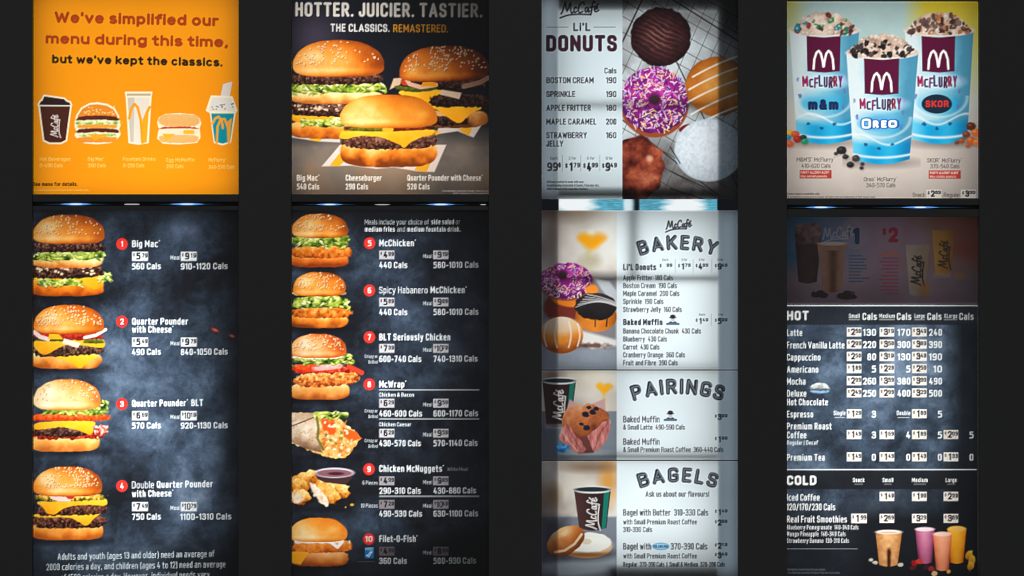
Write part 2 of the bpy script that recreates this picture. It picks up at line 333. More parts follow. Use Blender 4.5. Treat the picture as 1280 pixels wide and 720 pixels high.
def bbun(cx, cy, hw, ht, sag=2, seed=0, stops=BUNB, ang=0): band(cx, cy, hw, ht, stops, sag=sag, p=5, rag=.5, rs=6, ns=14, na=.35, sv=.55, seed=seed, ang=ang)
def patty(cx, cy, hw, ht, sag=2, seed=0, ang=0, stops=PAT): band(cx, cy, hw, ht, stops, sag=sag, p=5, rag=1.1, rs=3, ns=2.4, na=.8, sv=.3, seed=seed, ang=ang)
def lettuce(cx, cy, hw, ht, seed=0, sag=0, n=None):
    band(cx, cy, hw, ht * .8, LET, sag=sag, p=6, rag=2.4, rs=7, ns=8, na=.9, sv=.2, seed=seed)
    r = random.Random(seed)
    for _ in range(n or int(hw * .75)):
        x = cx + r.uniform(-1, 1) * hw; y = cy + sag * (1 - ((x - cx) / hw) ** 2) + r.uniform(-.7, .9) * ht; an = r.uniform(-.9, .9); L = r.uniform(1.6, 4.6); t_ = r.uniform(.7, 1.7)
        c = r.choice([(196, 206, 84), (164, 184, 58), (84, 116, 30), (226, 226, 160), (214, 216, 120), (130, 156, 44)])
        ell(x + .4, y + .9, L, t_, (40, 54, 14), .55, rot=an, soft=.8); ell(x, y, L, t_, c, .9, rot=an, rag=.5, rs=2, seed=2)
        ell(x - .3, y - t_ * .4, L * .6, t_ * .3, tuple(min(255, v + 34) for v in c), .7, rot=an)
def chaikin(P, n=2):
    for _ in range(n):
        Q = []
        for a, b in zip(P, P[1:] + P[:1]): Q += [(a[0] * .82 + b[0] * .18, a[1] * .82 + b[1] * .18), (a[0] * .18 + b[0] * .82, a[1] * .18 + b[1] * .82)]
        P = Q
    return P
def cheese(pts, seed=0):
    pts = chaikin(pts)
    ys = [p[1] for p in pts]; a0, a1 = min(ys), max(ys) + .1
    poly(pts, None, fn=lambda X, Y: ramp(.74 - .42 * (Y - a0) / (a1 - a0) + .5 * (fbm(X, Y, 14, seed) - .5), CHE), grow=.7, rag=.5, soft=.55, seed=seed)
def tip(x, y, wdt, hgt, lean=0): cheese([(x - wdt, y), (x + wdt, y - .5), (x + lean + 1.5, y + hgt * .75), (x + lean, y + hgt), (x + lean - 2, y + hgt * .7)])
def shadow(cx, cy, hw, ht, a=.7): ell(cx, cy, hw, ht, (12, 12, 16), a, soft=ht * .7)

SLA = [(24, 26, 31), (38, 45, 56), (60, 73, 90), (92, 108, 128), (132, 148, 166)]
def slate(x0, y0, x1, y1, gain=0, seed=0, warm=None):
    sl, X, Y = win(x0, y0, x1, y1)
    n = fbm(X, Y, 90, seed, 6) * .62 + fbm(X + .4 * Y, Y - .3 * X, 38, seed + 3, 5) * .38
    sc = np.abs(fbm(X + 2 * vn(X, Y, 30, 2) * 14, Y, 16, seed + 5, 4) - .5)
    t = .42 + (n - .5) * 1.9 - .5 * sc + gain + .10 * (vn(X, Y, 1.4, seed + 1) - .5) + .10 * (fbm(X, Y, 5, seed + 2, 3) - .5)
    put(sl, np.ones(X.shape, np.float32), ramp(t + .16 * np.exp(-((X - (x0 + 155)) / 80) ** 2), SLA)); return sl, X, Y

# ---- menu pieces
WH = (232, 242, 244)
def badge(x, y, s):
    with part('number_badge', 'round red badge with white number ' + s):
        ell(x, y, 7.2, 7.4, (226, 52, 42), soft=.6)
    n = len(s); text(s, x - 2.2 * n, x + 2.2 * n, y + 3.6, 7.4, .09, (255, 250, 245), mark=False)
def tag(x0, y0, x1, y1, d, c, col=(226, 226, 226), ink=(25, 25, 28)):
    r = random.Random(x0 * 31 + y0)
    with part('price_tag', 'pale price tag reading ' + d + ' ' + c):
        k = r.uniform(-10, 6); cc = tuple(int(max(0, v + k)) for v in col)
        rect(x0, y0, x1, y1, cc, soft=.4)
        rect(x0 + 5.2, y0 + .6, x1 - 8.6, y1, tuple(int(v * .97) for v in cc), .8)
    h = y1 - y0; wd = x1 - x0
    text('$', x0 + 1, x0 + 4, y0 + h * .52, h * .36, .03, ink, mark=False)
    if len(d) == 1: text(d, x0 + 5.2, x0 + 10.6, y1 - h * .15, h * .74, .11, ink, mark=False)
    else: text(d, x0 + 4.2, x0 + 12, y1 - h * .16, h * .7, .06, ink, mark=False)
    text(c, x1 - 7.6, x1 - .8, y0 + h * .64, h * .48, .10, (40, 36, 40), mark=False)
    for q in range(3): rect(x0 + 4.4 + q * 5, y0 - .2, x0 + 5 + q * 5, y1, tuple(int(v * .8) for v in cc), .35)
def price(x0, x1, yb, h, d, c, ink=(35, 36, 42), name='price'):
    with part(name):
        w = win(x0, yb - h * 1.05, x1, yb + 1); put(w[0], np.ones(w[1].shape, np.float32), CV[w[0]].copy())
    W_ = x1 - x0; text('$', x0, x0 + W_ * .22, yb - h * .35, h * .55, .05, ink, mark=False)
    text(d, x0 + W_ * .26, x0 + W_ * .56, yb, h, .12, ink, mark=False); text(c, x0 + W_ * .58, x1, yb - h * .42, h * .55, .11, ink, mark=False)
def hline(x0, x1, y, col=(215, 220, 222), r=.6, a=1):
    with part('rule'): rect(x0, y - r, x1, y + r, col, a)
def donut_sprinkle(cx, cy, rx, ry, hx, hy, hr, seed=0, n=160):
    ell(cx, cy + ry * .12, rx, ry * .97, (150, 70, 40), soft=1)
    def f(u, v, X, Y):
        t = .55 - .2 * v - .3 * (u * u + v * v) + .8 * (fbm(X, Y, 12, seed) - .5)
        return ramp(t, [(70, 14, 66), (134, 26, 112), (186, 48, 152), (222, 116, 192)])
    ell(cx, cy, rx * .98, ry * .96, None, fn=f, rag=1.2, rs=7, seed=seed, soft=.8)
    r = random.Random(seed)
    for _ in range(n):
        an = r.uniform(0, 6.28); q = math.sqrt(r.uniform(.06, .93)); x = cx + q * rx * math.cos(an); y = cy + q * ry * math.sin(an)
        if math.hypot(x - hx, y - hy) < hr * 1.2: continue
        b = r.uniform(0, 3.14); L = rx * .055
        c = r.choice([(240, 190, 215), (244, 220, 232), (250, 190, 120), (90, 45, 130), (225, 130, 200), (60, 30, 90), (190, 170, 215), (245, 215, 160)])
        seg((x - L * math.cos(b), y - L * math.sin(b)), (x + L * math.cos(b), y + L * math.sin(b)), max(.5, rx * .016), c, .92)
    ell(hx, hy, hr * 1.35, hr * 1.2, (84, 20, 66), .7, soft=1.5); ell(hx, hy + .5, hr, hr * .85, (58, 40, 44), soft=1)
def cup(x0, x1, y0, y1, b0, b1, fn, lab=None):
    """tapered cup seen from the front: rim x0..x1 at y0, base b0..b1 at y1"""
    e = (x1 - x0) * .09
    pts = [(x0, y0)] + [(b0 + (b1 - b0) * k / 8, y1 + e * .8 * math.sin(math.pi * k / 8)) for k in range(9)] + [(x1, y0)]
    w = win(x0 - 2, y0 - 3, x1 + 2, y1 + e + 2)
    if not w: return
    sl, X, Y = w; t = np.clip((Y - y0) / (y1 - y0), 0, 1.2); L = x0 + (b0 - x0) * t; R = x1 + (b1 - x1) * t; u = 2 * (X - L) / (R - L) - 1
    put(sl, sm(pmask(pts, X, Y)), fn(u, t, X, Y))

def set_poster(x0, y0, x1, y1): STATE['clip'] = (x0, y0, x1, y1)
POSTERS = []
def poster(x0, y0, x1, y1, name, label, cat):
    set_poster(x0, y0, x1, y1); POSTERS.append((x0, y0, x1, y1, name, label, cat))

# ================================================================== 1 orange notice
poster(42, -20, 299, 243, 'notice_poster', 'orange backlit notice with brown lettering and drawn cups and burgers, top left of the board', 'poster')
sl, X, Y = win(42, -20, 299, 243)
put(sl, np.ones(X.shape, np.float32), ramp(.5 + .5 * (fbm(X, Y, 70, 1, 3) - .5), [(244, 144, 8), (252, 160, 12)]))
STATE['round'] = True
text("We've simplified our", 68, 273, 28.5, 14.4, .135, (172, 62, 14), 4.6, 'heading')
text("menu during this time,", 57, 285, 54.6, 13.8, .135, (172, 62, 14), 4.8, 'heading')
text("but we've kept the classics.", 65, 278, 79, 11, .13, (48, 22, 8), 4.3, 'heading')
STATE['round'] = False
CR = (255, 236, 200)
with part('coffee_cup_drawing', 'drawn dark brown coffee cup with black lid'):
    body = [(50, 133), (55.5, 175), (62, 178), (76, 178), (82, 175), (87.5, 133)]; lid = [(49, 131), (51, 127), (53, 126), (55.5, 120.5), (80, 124), (83, 127), (87, 128.5), (88, 131.5)]
    poly(body, CR, grow=2.2); poly(lid, CR, grow=2.2); poly(body, (74, 36, 26)); poly(lid, (48, 28, 28))
    rect(50, 131.8, 88, 132.8, CR, .6); script(62.5, 171, 10.5, (250, 235, 225), rot=-math.pi / 2 + .03, r=.055)
with part('burger_drawing', 'drawn double burger outline on orange'):
    out = [(94, 153), (96, 144), (102, 135), (112, 129.5), (122, 128.5), (134, 130.5), (143, 136), (148, 145), (149, 152), (150, 157), (148, 161), (150, 168), (146, 174), (138, 178), (122, 179.5), (106, 178.5), (98, 174), (94, 169), (96, 163), (94, 158)]
    poly(out, CR, grow=.8)
    poly([(97, 145), (103, 136), (112, 131.2), (122, 130.3), (134, 132.3), (142, 137), (147, 145), (146.5, 150), (120, 145), (97, 150)], (232, 140, 40))
    for i in range(26):
        r = random.Random(i); ell(r.uniform(101, 144), r.uniform(133, 143), .9, .6, (255, 225, 160), rot=i)
    for yy in (149, 164.5): band(122, yy, 26, 2.6, [(84, 34, 22), (96, 40, 26)], p=8, sag=-2)
    for yy in (153.5, 168.5):
        band(122, yy, 28, 2, [(120, 170, 60), (190, 215, 110), (245, 245, 200)], p=8, rag=1, rs=4, na=1, seed=int(yy))
    band(122, 158, 25, 2.3, [(236, 150, 50), (240, 160, 60)], p=8); band(122, 174.5, 25, 3.6, [(232, 140, 40), (240, 155, 52)], p=5)
    poly([(112, 168), (134, 167.5), (118, 176)], (255, 170, 30))
with part('drink_cup_drawing', 'drawn tall white drink cup with arch on orange'):
    b = [(158, 121), (161.5, 178), (173, 180), (185, 178), (188.5, 121)]; poly(b + [(189.5, 115.5), (157, 115.5)], CR, grow=1)
    poly([(159.5, 122), (162.8, 177), (173, 179), (183.5, 177), (187, 122)], (232, 222, 205)); poly([(159.5, 122), (162.8, 177), (167, 178), (168, 122)], (206, 196, 180))
    rect(158.5, 117, 188.5, 119.8, (196, 172, 140)); rect(158.5, 119.8, 188.5, 121, (240, 230, 214))
    pline([(161.5, 148), (164, 136), (168, 130), (172, 134), (176, 150), (178, 178)], 1.7, (255, 160, 20)); pline([(178, 176), (180, 150), (184, 140), (187, 134)], 1.7, (255, 160, 20))
    poly([(177.5, 155), (180.5, 144), (186, 138), (183.4, 178), (179, 179)], (255, 168, 24))
with part('muffin_drawing', 'drawn egg muffin outline on orange'):
    o_ = [(197, 153), (199, 147), (207, 143), (224, 142), (242, 143.5), (249, 148), (251, 154), (249, 160), (250, 172), (246, 178), (224, 180), (204, 179), (197, 173), (199, 161)]
    poly(o_, CR, grow=.6); band(224, 150.5, 25.5, 7.8, [(232, 172, 96), (238, 184, 112)], p=4); band(224, 160.5, 24, 1.3, [(190, 70, 40), (200, 80, 50)], p=8, sag=-1)
    band(224, 165, 24, 4, [(248, 222, 190), (252, 230, 200)], p=6); rect(229, 162.5, 243, 167.5, (255, 186, 30), r=2); band(224, 173.6, 25, 5, [(234, 176, 100), (240, 186, 116)], p=4); poly([(203, 167), (219, 167.5), (208, 176.5)], (255, 180, 40))
with part('sundae_cup_drawing', 'drawn teal dessert cup with dome lid and spoon'):
    poly([(277, 120), (280, 106), (289, 103.5), (286, 120)], (226, 216, 206), grow=1.2)
    poly([(263, 141), (268, 178), (278, 181), (288, 178), (294, 141), (296, 138), (290, 121), (264, 120), (258, 138)], CR, grow=.8)
    poly([(262, 134), (266, 122), (289, 122), (293, 134), (294, 139), (261, 139)], (228, 224, 216))
    for i in range(16):
        r = random.Random(i + 50); ell(r.uniform(264, 292), r.uniform(129, 137), .8, .6, r.choice([(60, 110, 60), (150, 60, 40), (60, 60, 60)]))
    poly([(264, 142), (268.5, 177), (278, 179.5), (287.5, 177), (292.5, 142)], (0, 142, 160))
    pline([(266, 154), (269, 148), (273, 146), (277, 150), (278.5, 160)], 1.6, (240, 165, 50)); poly([(284, 152), (290, 147), (287.2, 177), (284, 178)], (240, 165, 50)); pline([(271, 178), (272, 158), (276, 149), (281, 149), (285, 160), (286, 178)], 1.5, (240, 165, 50))
for s, x0, x1, y in [("Hot Beverages", 50, 88, 201), ("0-490 Cals", 50, 78, 209), ("Big Mac®", 110, 131, 201), ("560 Cals", 110, 132, 209), ("Fountain Drinks", 154, 194, 201), ("0-250 Cals", 154, 180, 209), ("Egg McMuffin", 208, 243, 202), ("290 Cals", 208, 229, 210), ("McFlurry®", 261, 283, 202), ("340-570 Cals", 261, 293, 211)]:
    text(s, x0, x1, y, 4.6, .04, (255, 214, 120), name='caption')
text("See menu for details.", 41, 97, 232.5, 4.8, .08, (60, 28, 4), name='caption')
text("At participating restaurants in Canada. Product availability varies.", 43, 111, 238.5, 2, .02, (255, 210, 110), name='fine_print', a=.8)

# ================================================================== 2 burger promotion
poster(365, -20, 611, 243, 'burger_poster', 'dark backlit poster of three large burgers under HOTTER. JUICIER. TASTIER.', 'poster')
sl, X, Y = win(365, -20, 611, 243)
n = fbm(X, Y, 60, 2, 5); t = np.clip((Y - 150) / 34, 0, 1)
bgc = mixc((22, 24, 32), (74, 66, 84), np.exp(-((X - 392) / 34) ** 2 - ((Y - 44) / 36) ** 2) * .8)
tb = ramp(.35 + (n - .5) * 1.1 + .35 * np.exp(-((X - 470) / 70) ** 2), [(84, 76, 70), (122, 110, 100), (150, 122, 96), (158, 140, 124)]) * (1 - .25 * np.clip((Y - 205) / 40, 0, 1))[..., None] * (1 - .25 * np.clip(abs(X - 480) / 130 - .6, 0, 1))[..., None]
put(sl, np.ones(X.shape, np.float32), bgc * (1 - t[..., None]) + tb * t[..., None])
with part('wrapping_paper', 'white and yellow wrapping paper under the burgers'):
    poly([(365, 160), (425, 170), (425, 178), (400, 177), (365, 172)], (206, 196, 186), soft=.8); poly([(390, 171), (404, 172), (400, 177), (386, 175)], (236, 166, 20), .9)
    poly([(548, 160), (606, 150), (592, 172), (572, 164), (545, 168)], (206, 190, 178), soft=.8); poly([(572, 162), (592, 156), (586, 170)], (226, 156, 20), .95)
    poly([(402, 208), (426, 180), (558, 181), (543, 215), (520, 214), (492, 209), (470, 211), (440, 207)], (226, 206, 194), soft=.8)
    poly([(412, 207), (424, 192), (436, 196), (424, 208)], (240, 166, 24), .95); poly([(522, 205), (540, 201), (533, 215), (518, 213)], (240, 166, 24), .95)
with part('burger_picture', 'double burger with sesame bun, lettuce and two patties at left'):
    bbun(420, 161, 60, 11, 2, 3); cheese([(366, 140), (440, 142), (440, 156), (400, 154), (366, 152)], 2)
    patty(418, 136, 58, 8, 2, 4); lettuce(408, 153, 30, 6, 6)
    for i in range(26):
        r = random.Random(i + 9); ell(r.uniform(368, 426), r.uniform(131, 139), r.uniform(.8, 2.4), r.uniform(.7, 1.6), (236, 206, 170), .8)
    bbun(420, 121, 58, 8, 1, 5, stops=[(190, 105, 40), (236, 168, 80), (250, 214, 140), (252, 226, 170)])
    lettuce(422, 110, 60, 7, 8); patty(420, 98, 58, 7, 1, 9); bun(423, 50, 94, 57, 70, 3)
with part('burger_picture', 'sesame burger with onion and cheese in shade at right'):
    bbun(560, 148, 50, 11, 1, 6, stops=[(90, 46, 16), (160, 92, 34), (205, 136, 66), (225, 170, 100)])
    patty(576, 130, 44, 9, 0, 12, stops=[(14, 8, 8), (34, 18, 16), (58, 34, 28), (84, 56, 46)]); patty(560, 151, 26, 6, 0, 12, stops=[(14, 8, 8), (34, 18, 16), (58, 34, 28), (84, 56, 46)])
    cheese([(496, 114), (540, 108), (606, 134), (588, 141), (574, 156), (552, 140), (530, 128), (506, 122)], 4)
    patty(576, 126, 40, 8, 0, 13, stops=[(14, 8, 8), (34, 18, 16), (58, 34, 28), (84, 56, 46)])
    patty(568, 106, 42, 6, 0, 14, stops=[(14, 8, 8), (40, 22, 18), (70, 40, 30), (110, 70, 50)])
    poly([(492, 98), (504, 97), (500, 106), (487, 112)], (214, 180, 150), soft=.8); poly([(552, 112), (577, 116), (574, 124), (550, 118)], (222, 188, 160), soft=.8)
    band(520, 109, 26, 3, [(60, 64, 14), (110, 110, 30)], p=5, sag=3); ell(507, 102, 6, 5, (196, 60, 24)); pline([(505, 94), (512, 105), (526, 109), (545, 106)], 2.6, (226, 176, 146)); pline([(580, 108), (600, 103), (610, 97)], 3, (160, 116, 96))
    poly([(530, 99), (540, 98), (548, 108), (526, 108)], (238, 150, 20)); bun(555, 57, 100, 56, 130, 8, dark=.22, hi=(-.7, .3), skew=-.04)
with part('burger_picture', 'plain bun cheeseburger in front on paper'):
    bbun(486, 190, 61, 17, 2, 11); patty(486, 176, 59, 9.5, 1, 15, stops=[(40, 20, 14), (84, 46, 34), (124, 76, 58), (160, 110, 88)])
    band(486, 166, 62, 6, CHE, p=3, sag=-2, rag=.4); rect(430, 158, 543, 163, (40, 22, 14), .85, soft=1.5); band(460, 161.5, 24, 3, [(50, 48, 10), (110, 104, 24), (140, 130, 50)], p=5); band(510, 161.5, 28, 3, [(60, 16, 8), (120, 34, 14), (170, 70, 40)], p=5, rag=1); ell(485, 162, 7, 4.4, (246, 170, 40))
    cheese([(428, 164), (480, 166), (544, 162), (540, 167), (523, 172), (512, 178), (505, 185), (498, 179), (478, 171), (452, 168), (432, 174), (424, 172)], 6)
    bun(486, 118, 158, 61, 0, 21, hi=(.72, .35), p=2.3, stops=[(150, 66, 10), (205, 108, 22), (228, 134, 34), (240, 168, 66), (255, 220, 150)])
text("HOTTER. JUICIER. TASTIER.", 369, 603, 20.6, 18, .085, (232, 222, 212), 1.4, 'heading')
text("THE CLASSICS.", 413, 487, 39.6, 10, .08, (240, 232, 222), .4, 'heading'); text("REMASTERED.", 491.5, 560, 40.2, 9.8, .06, (222, 146, 34), .3, 'heading')
for s, x0, x1, y in [("Big Mac®", 371, 400, 226), ("540 Cals", 371, 399, 237), ("Cheeseburger", 432, 477, 226), ("290 Cals", 432, 460, 237), ("Quarter Pounder with Cheese®", 509, 604, 226), ("520 Cals", 509, 537, 237)]:
    text(s, x0, x1, y, 7.6, .075, (240, 224, 210), name='caption')
text("At participating restaurants in Canada. Prices may vary.", 553, 611, 239.6, 2, .03, (200, 190, 180), name='fine_print'); text("©2020 Trademarks of the corporation.", 566, 611, 242.6, 2, .03, (180, 170, 165), name='fine_print')

# ================================================================== 3 donuts promotion
poster(677, -20, 922, 249, 'donut_poster', 'backlit poster with price list beside four donuts on a wire rack', 'poster')
sl, X, Y = win(677, -20, 922, 249)
put(sl, np.ones(X.shape, np.float32), ramp(.6 + .5 * (fbm(X, Y, 50, 4) - .5), [(196, 206, 210), (216, 224, 226)]))
STATE['clip'] = (778, -20, 922, 249)
sl, X, Y = win(778, -20, 922, 249)
n = fbm(X, Y, 36, 5, 5); t = np.clip((Y - 150) / 60, 0, 1) * .8
put(sl, np.ones(X.shape, np.float32), mixc((200, 204, 206), (88, 80, 78), t + .25 * np.clip((X - 840) / 80, 0, 1) + (n - .45) * 1.5))
with part('wire_rack', 'black wire cooling rack under the donuts'):
    for k in range(-12, 16):
        x = 778 + k * 15; seg((x, 40 + k * 4 - 60), (x - 130, 40 + k * 4 + 230), .35, (70, 66, 66), .75)
    for k in range(-6, 14):
        y = -10 + k * 20; seg((760, y - 40), (930, y + 56), .4, (52, 48, 50), .85)
    seg((812, -20), (778, 52), .9, (52, 48, 50)); seg((826, -10), (924, 52), .9, (36, 34, 38)); seg((846, 78), (930, 250), .8, (44, 40, 44)); seg((778, 150), (900, 246), .8, (44, 40, 44))
def choc(u, v, X, Y):
    st = np.sin((Y * 1.0 - X * .5) * 1.0 + 5 * vn(X, Y, 18, 3) + 2 * vn(X, Y, 5, 1)) * .5 + .5
    t = .40 - .30 * (u * u + v * v) + .42 * (st ** 3) * np.exp(-((u + .1) ** 2 + (v + .05) ** 2) / .5) + .3 * (fbm(X, Y, 6, 4) - .5)
    return ramp(t, [(20, 10, 12), (58, 28, 30), (104, 62, 58), (170, 132, 124)])
with part('donut_picture', 'round chocolate coated donut'):
    ell(826, 46, 37.5, 37, None, fn=choc, rag=1.2, rs=5, soft=.8)
with part('donut_picture', 'pink sprinkled ring donut'):
    donut_sprinkle(818, 125, 43, 43, 818, 124, 6, 3, 420)
with part('donut_picture', 'caramel donut with white icing stripes'):
    ell(897, 108, 40, 37, None, fn=lambda u, v, X, Y: ramp(.62 - .4 * (u * u + v * v) + .35 * (fbm(X, Y, 16, 5) - .5), [(110, 52, 14), (190, 104, 32), (236, 160, 74), (250, 200, 130)]), soft=.9, rag=.8, rs=9)
    for y in (88, 104, 120, 135, 150): pline([(858 + abs(y - 115) * .3 + q * 9, y + 8 - q * 5.2 + q * q * .17) for q in range(9)], 1.1, (250, 232, 215), .95, soft=.8)
with part('donut_picture', 'dark glazed apple fritter'):
    ell(795, 210, 36, 40, None, fn=lambda u, v, X, Y: ramp(.55 - .4 * (u * u + v * v) - .2 * v + 1.3 * (fbm(X, Y, 20, 6, 5) - .5), [(34, 10, 12), (96, 34, 24), (156, 70, 46), (205, 120, 88), (236, 176, 150)]), rag=3, rs=9, soft=1)
    ell(812, 198, 4, 4, (236, 176, 140), .8, soft=2)
with part('donut_picture', 'white powdered round donut'):
    ell(857, 160, 9, 4, (120, 20, 24), rot=-.4); ell(886, 188, 43, 39, (200, 206, 210), soft=1)
    ell(886, 187, 42, 38, None, fn=lambda u, v, X, Y: ramp(.75 - .35 * (u * u + v * v) + .5 * (fbm(X, Y, 3, 7, 3) - .5) + .3 * (fbm(X, Y, 24, 2) - .5), [(140, 150, 162), (196, 204, 212), (228, 232, 236), (246, 248, 250)]), soft=1.2)
for y in (184, 214, 236): seg((838, y), (846 + (y - 180), y + 20), .8, (36, 34, 38), .8)
STATE['clip'] = (677, -20, 922, 249)
INK = (44, 36, 46)
with part('script_logo'): script(701, 2.5, 15.5, INK, rot=-.03, r=.062, w=1.16)
text("Li'L", 716.5, 738, 38.8, 10.5, .1, INK, name='heading'); hline(683, 710, 33.8, (90, 84, 92), .35); hline(742, 769.5, 33.8, (90, 84, 92), .35)
text("DONUTS", 682.5, 771, 64.6, 21, .115, (64, 30, 46), name='heading')
text("Cals", 755.5, 770.5, 91.8, 7, .07, INK)
for a_, b_, xe, y in [("BOSTON CREAM", "190", 742, 104), ("SPRINKLE", "190", 719, 121.4), ("APPLE FRITTER", "180", 738.5, 138.6), ("MAPLE CARAMEL", "200", 745.5, 155.8), ("STRAWBERRY", "160", 733.5, 172.8)]:
    text(a_, 683, xe, y, 7.6, .07, INK, name='item_name'); text(b_, 757.5, 770.5, y, 7.6, .075, INK, name='calorie_count')
text("JELLY", 683, 704, 183.4, 7.6, .07, INK, name='item_name')
text("99", 684, 697, 214, 11, .08, INK, name='price'); text("¢", 697.5, 701.5, 209, 7, .06, INK, name='price')
for x, d_, c_ in ((706, '1', '79'), (728.5, '4', '99'), (752, '9', '49')):
    price(x, x + 19, 214, 11, d_, c_, INK)
for x in (703, 726, 749.5): rect(x - .3, 194, x + .3, 214, (110, 110, 118), .7)
for s, x in (("Each", 688), ("2 for", 711), ("6 for", 734), ("12 for", 757)): text(s, x, x + 9, 199.5, 3.4, .03, (80, 80, 88), name='fine_print')
for i, (s, xe) in enumerate((("Lil Donut product is made with care.", 730), ("At participating restaurants in Canada. Prices may vary.", 749), ("©2020 Trademark of the corporation. Used here.", 735))): text(s, 683.5, xe, 228.6 + i * 4.4, 2.7, .06, (60, 58, 66), name='fine_print')

# ================================================================== 4 dessert poster
poster(983, 2, 1223, 248, 'dessert_poster', 'pale backlit poster of three blue ice cream cups with maroon squares', 'poster')
sl, X, Y = win(983, 2, 1223, 248)
base = mixc((162, 188, 188), (198, 188, 180), (Y - 60) / 110); yel = np.clip((X - 1128) / 30, 0, 1) * np.clip(1 - (Y - 10) / 120, 0, 1) * .95
yl2 = np.exp(-((X - 986) / 16) ** 2) * np.clip(1 - Y / 70, 0, 1) * .8
base = base * (1 - yel[..., None]) + c3((206, 182, 44)) * yel[..., None]; base = base * (1 - yl2[..., None]) + c3((196, 186, 84)) * yl2[..., None]
base *= (1 - .12 * np.clip((X - 1150) / 70, 0, 1) * np.clip((Y - 120) / 60, 0, 1))[..., None]; base *= (.96 + .08 * fbm(X, Y, 30, 3))[..., None]
put(sl, np.ones(X.shape, np.float32), base)
def flurry(x0, x1, y0, y1, b0, b1, seed, toppings, brand):
    cx = (x0 + x1) / 2; hw = (x1 - x0) / 2
    shadow((b0 + b1) / 2, y1 + 4, (b1 - b0) * .55, 6, .35)
    def f(u, t, X, Y):
        c = ramp(.5 - .75 * u * (1 - .2 * t) + .25 * (fbm(X, Y, 20, seed) - .5), [(70, 138, 168), (112, 176, 200), (158, 200, 214), (204, 218, 222)])
        q = np.clip((t - .5) * 5, 0, 1) * (1 - np.clip(np.abs(u + .05) * 1.15 - .75, 0, 1) * 4).clip(0, 1)
        k = (np.sin(t * 19 + u * 1.5 + seed) * .5 + .5) * .35 + .55
        b = ramp(.5 - .3 * u + .2 * np.sin(u * 5), [(12, 116, 168), (24, 158, 208), (96, 190, 222)])
        low = np.clip((t - .82 + .04 * u * u) * 14, 0, 1)
        q = np.clip(q * k * (np.exp(-((t - .66) / .09) ** 2)) * 1.1 + low, 0, 1)[..., None]
        c = c * (1 - q) + b * q
        w_ = np.clip(1 - np.abs((t - .815 + .05 * np.sin(u * 3 + seed)) / .018), 0, 1) * .8 + np.clip(1 - np.abs((np.hypot(u * 1.0, (t - .62) * 5.2) - .92) / .10), 0, 1) * .55 * (t > .6) + np.clip(1 - np.abs((t - .985 + .03 * u * u) / .02), 0, 1)
        w_ = np.clip(w_, 0, 1)[..., None]; return c * (1 - w_) + c3((214, 226, 232)) * w_
    cup(x0, x1, y0, y1, b0, b1, f)
    for uu, tt in ((-.55, .86), (-.1, .9), (.35, .86), (.62, .7), (.66, .56), (.7, .45), (-.8, .6), (-.85, .45)):
        tt2 = tt; L = x0 + (b0 - x0) * tt2; R = x1 + (b1 - x1) * tt2; x = L + (R - L) * (uu + 1) / 2; y = y0 + (y1 - y0) * tt2
        ell(x, y, 2.6 if tt > .8 else 1.7, 2.2 if tt > .8 else 3, (24, 66, 112) if tt > .8 else (96, 104, 170), .8, rag=1, rs=2)
    ell(cx, y0, hw + .8, hw * .17 + .8, (214, 206, 200)); ell(cx, y0 - 1, hw - 1.5, hw * .15, (196, 172, 156))
    r = random.Random(seed)
    mound = lambda u: y0 - 1 - 22 * (1 - abs(u) ** 2.6) * hw / 44
    pts = [(cx + u * hw * .92, mound(u) + 1.2 * math.sin(u * 19 + seed)) for u in np.linspace(-1, 1, 25)] + [(cx + u * hw * .92, y0 + hw * .13 * (1 - u * u)) for u in np.linspace(1, -1, 13)]
    poly(pts, None, fn=lambda X, Y: ramp(.55 + 1.3 * (fbm(X, Y, 9, seed, 4) - .5), [(112, 80, 68), (172, 142, 124), (208, 184, 166), (232, 218, 204)]), rag=1.2)
    for _ in range(42 if brand == 'm' else 85):
        u = r.uniform(-.93, .93); y = r.uniform(mound(u) + 1, y0 + hw * .1); c = r.choice(toppings); q = r.uniform(1.6, 4.6)
        ell(cx + u * hw * .92, y, q, q * r.uniform(.5, .9), c, .9, rot=r.uniform(0, 3), rag=.6, rs=2)
        if c[2] > 130 or c[1] > 110: ell(cx + u * hw * .92 - .6, y - .6, q * .35, q * .3, (225, 235, 235), .6)
    sq = hw * .49; sy = y0 + 7
    poly([(cx - sq - 1, sy), (cx, sy + 2), (cx + sq - 1, sy), (cx + sq - 2, sy + 44), (cx, sy + 46), (cx - sq, sy + 44)], (84, 18, 52))
    mx = cx - 1; my = sy + 41
    for s_ in (-1, 1): pline([(mx + s_ * 12.5, my), (mx + s_ * 11.6, my - 12), (mx + s_ * 9, my - 20), (mx + s_ * 6.2, my - 22.5), (mx + s_ * 3.4, my - 19), (mx + s_ * 1.4, my - 11), (mx + s_ * .3, my - 3)], 1.45, (244, 240, 240))
    cs = [(150, 30, 84), (70, 40, 80), (120, 36, 100), (60, 40, 84), (74, 40, 84), (70, 30, 64), (130, 24, 60), (110, 40, 110)]
    xw = hw * .155; x = cx - hw * .63
    ell(cx - 2, sy + 57, 31, 10, (204, 222, 234), .75, soft=3)
    for i, ch in enumerate("McFLURRY"):
        w_ = xw * (1.25 if ch == 'M' else .95); h_ = 13.5 + (i % 2) * 1.2
        stamp(ch, x, sy + 63.5 + (i % 3) * .8, h_, (w_ - 3.4) / (GLY[ch][0] * h_), 1.15, cs[i], rot=.04 * (i % 3 - 1)); x += w_ - .3
    ty = y0 + (y1 - y0) * .66
    if brand == 'm':
        pass
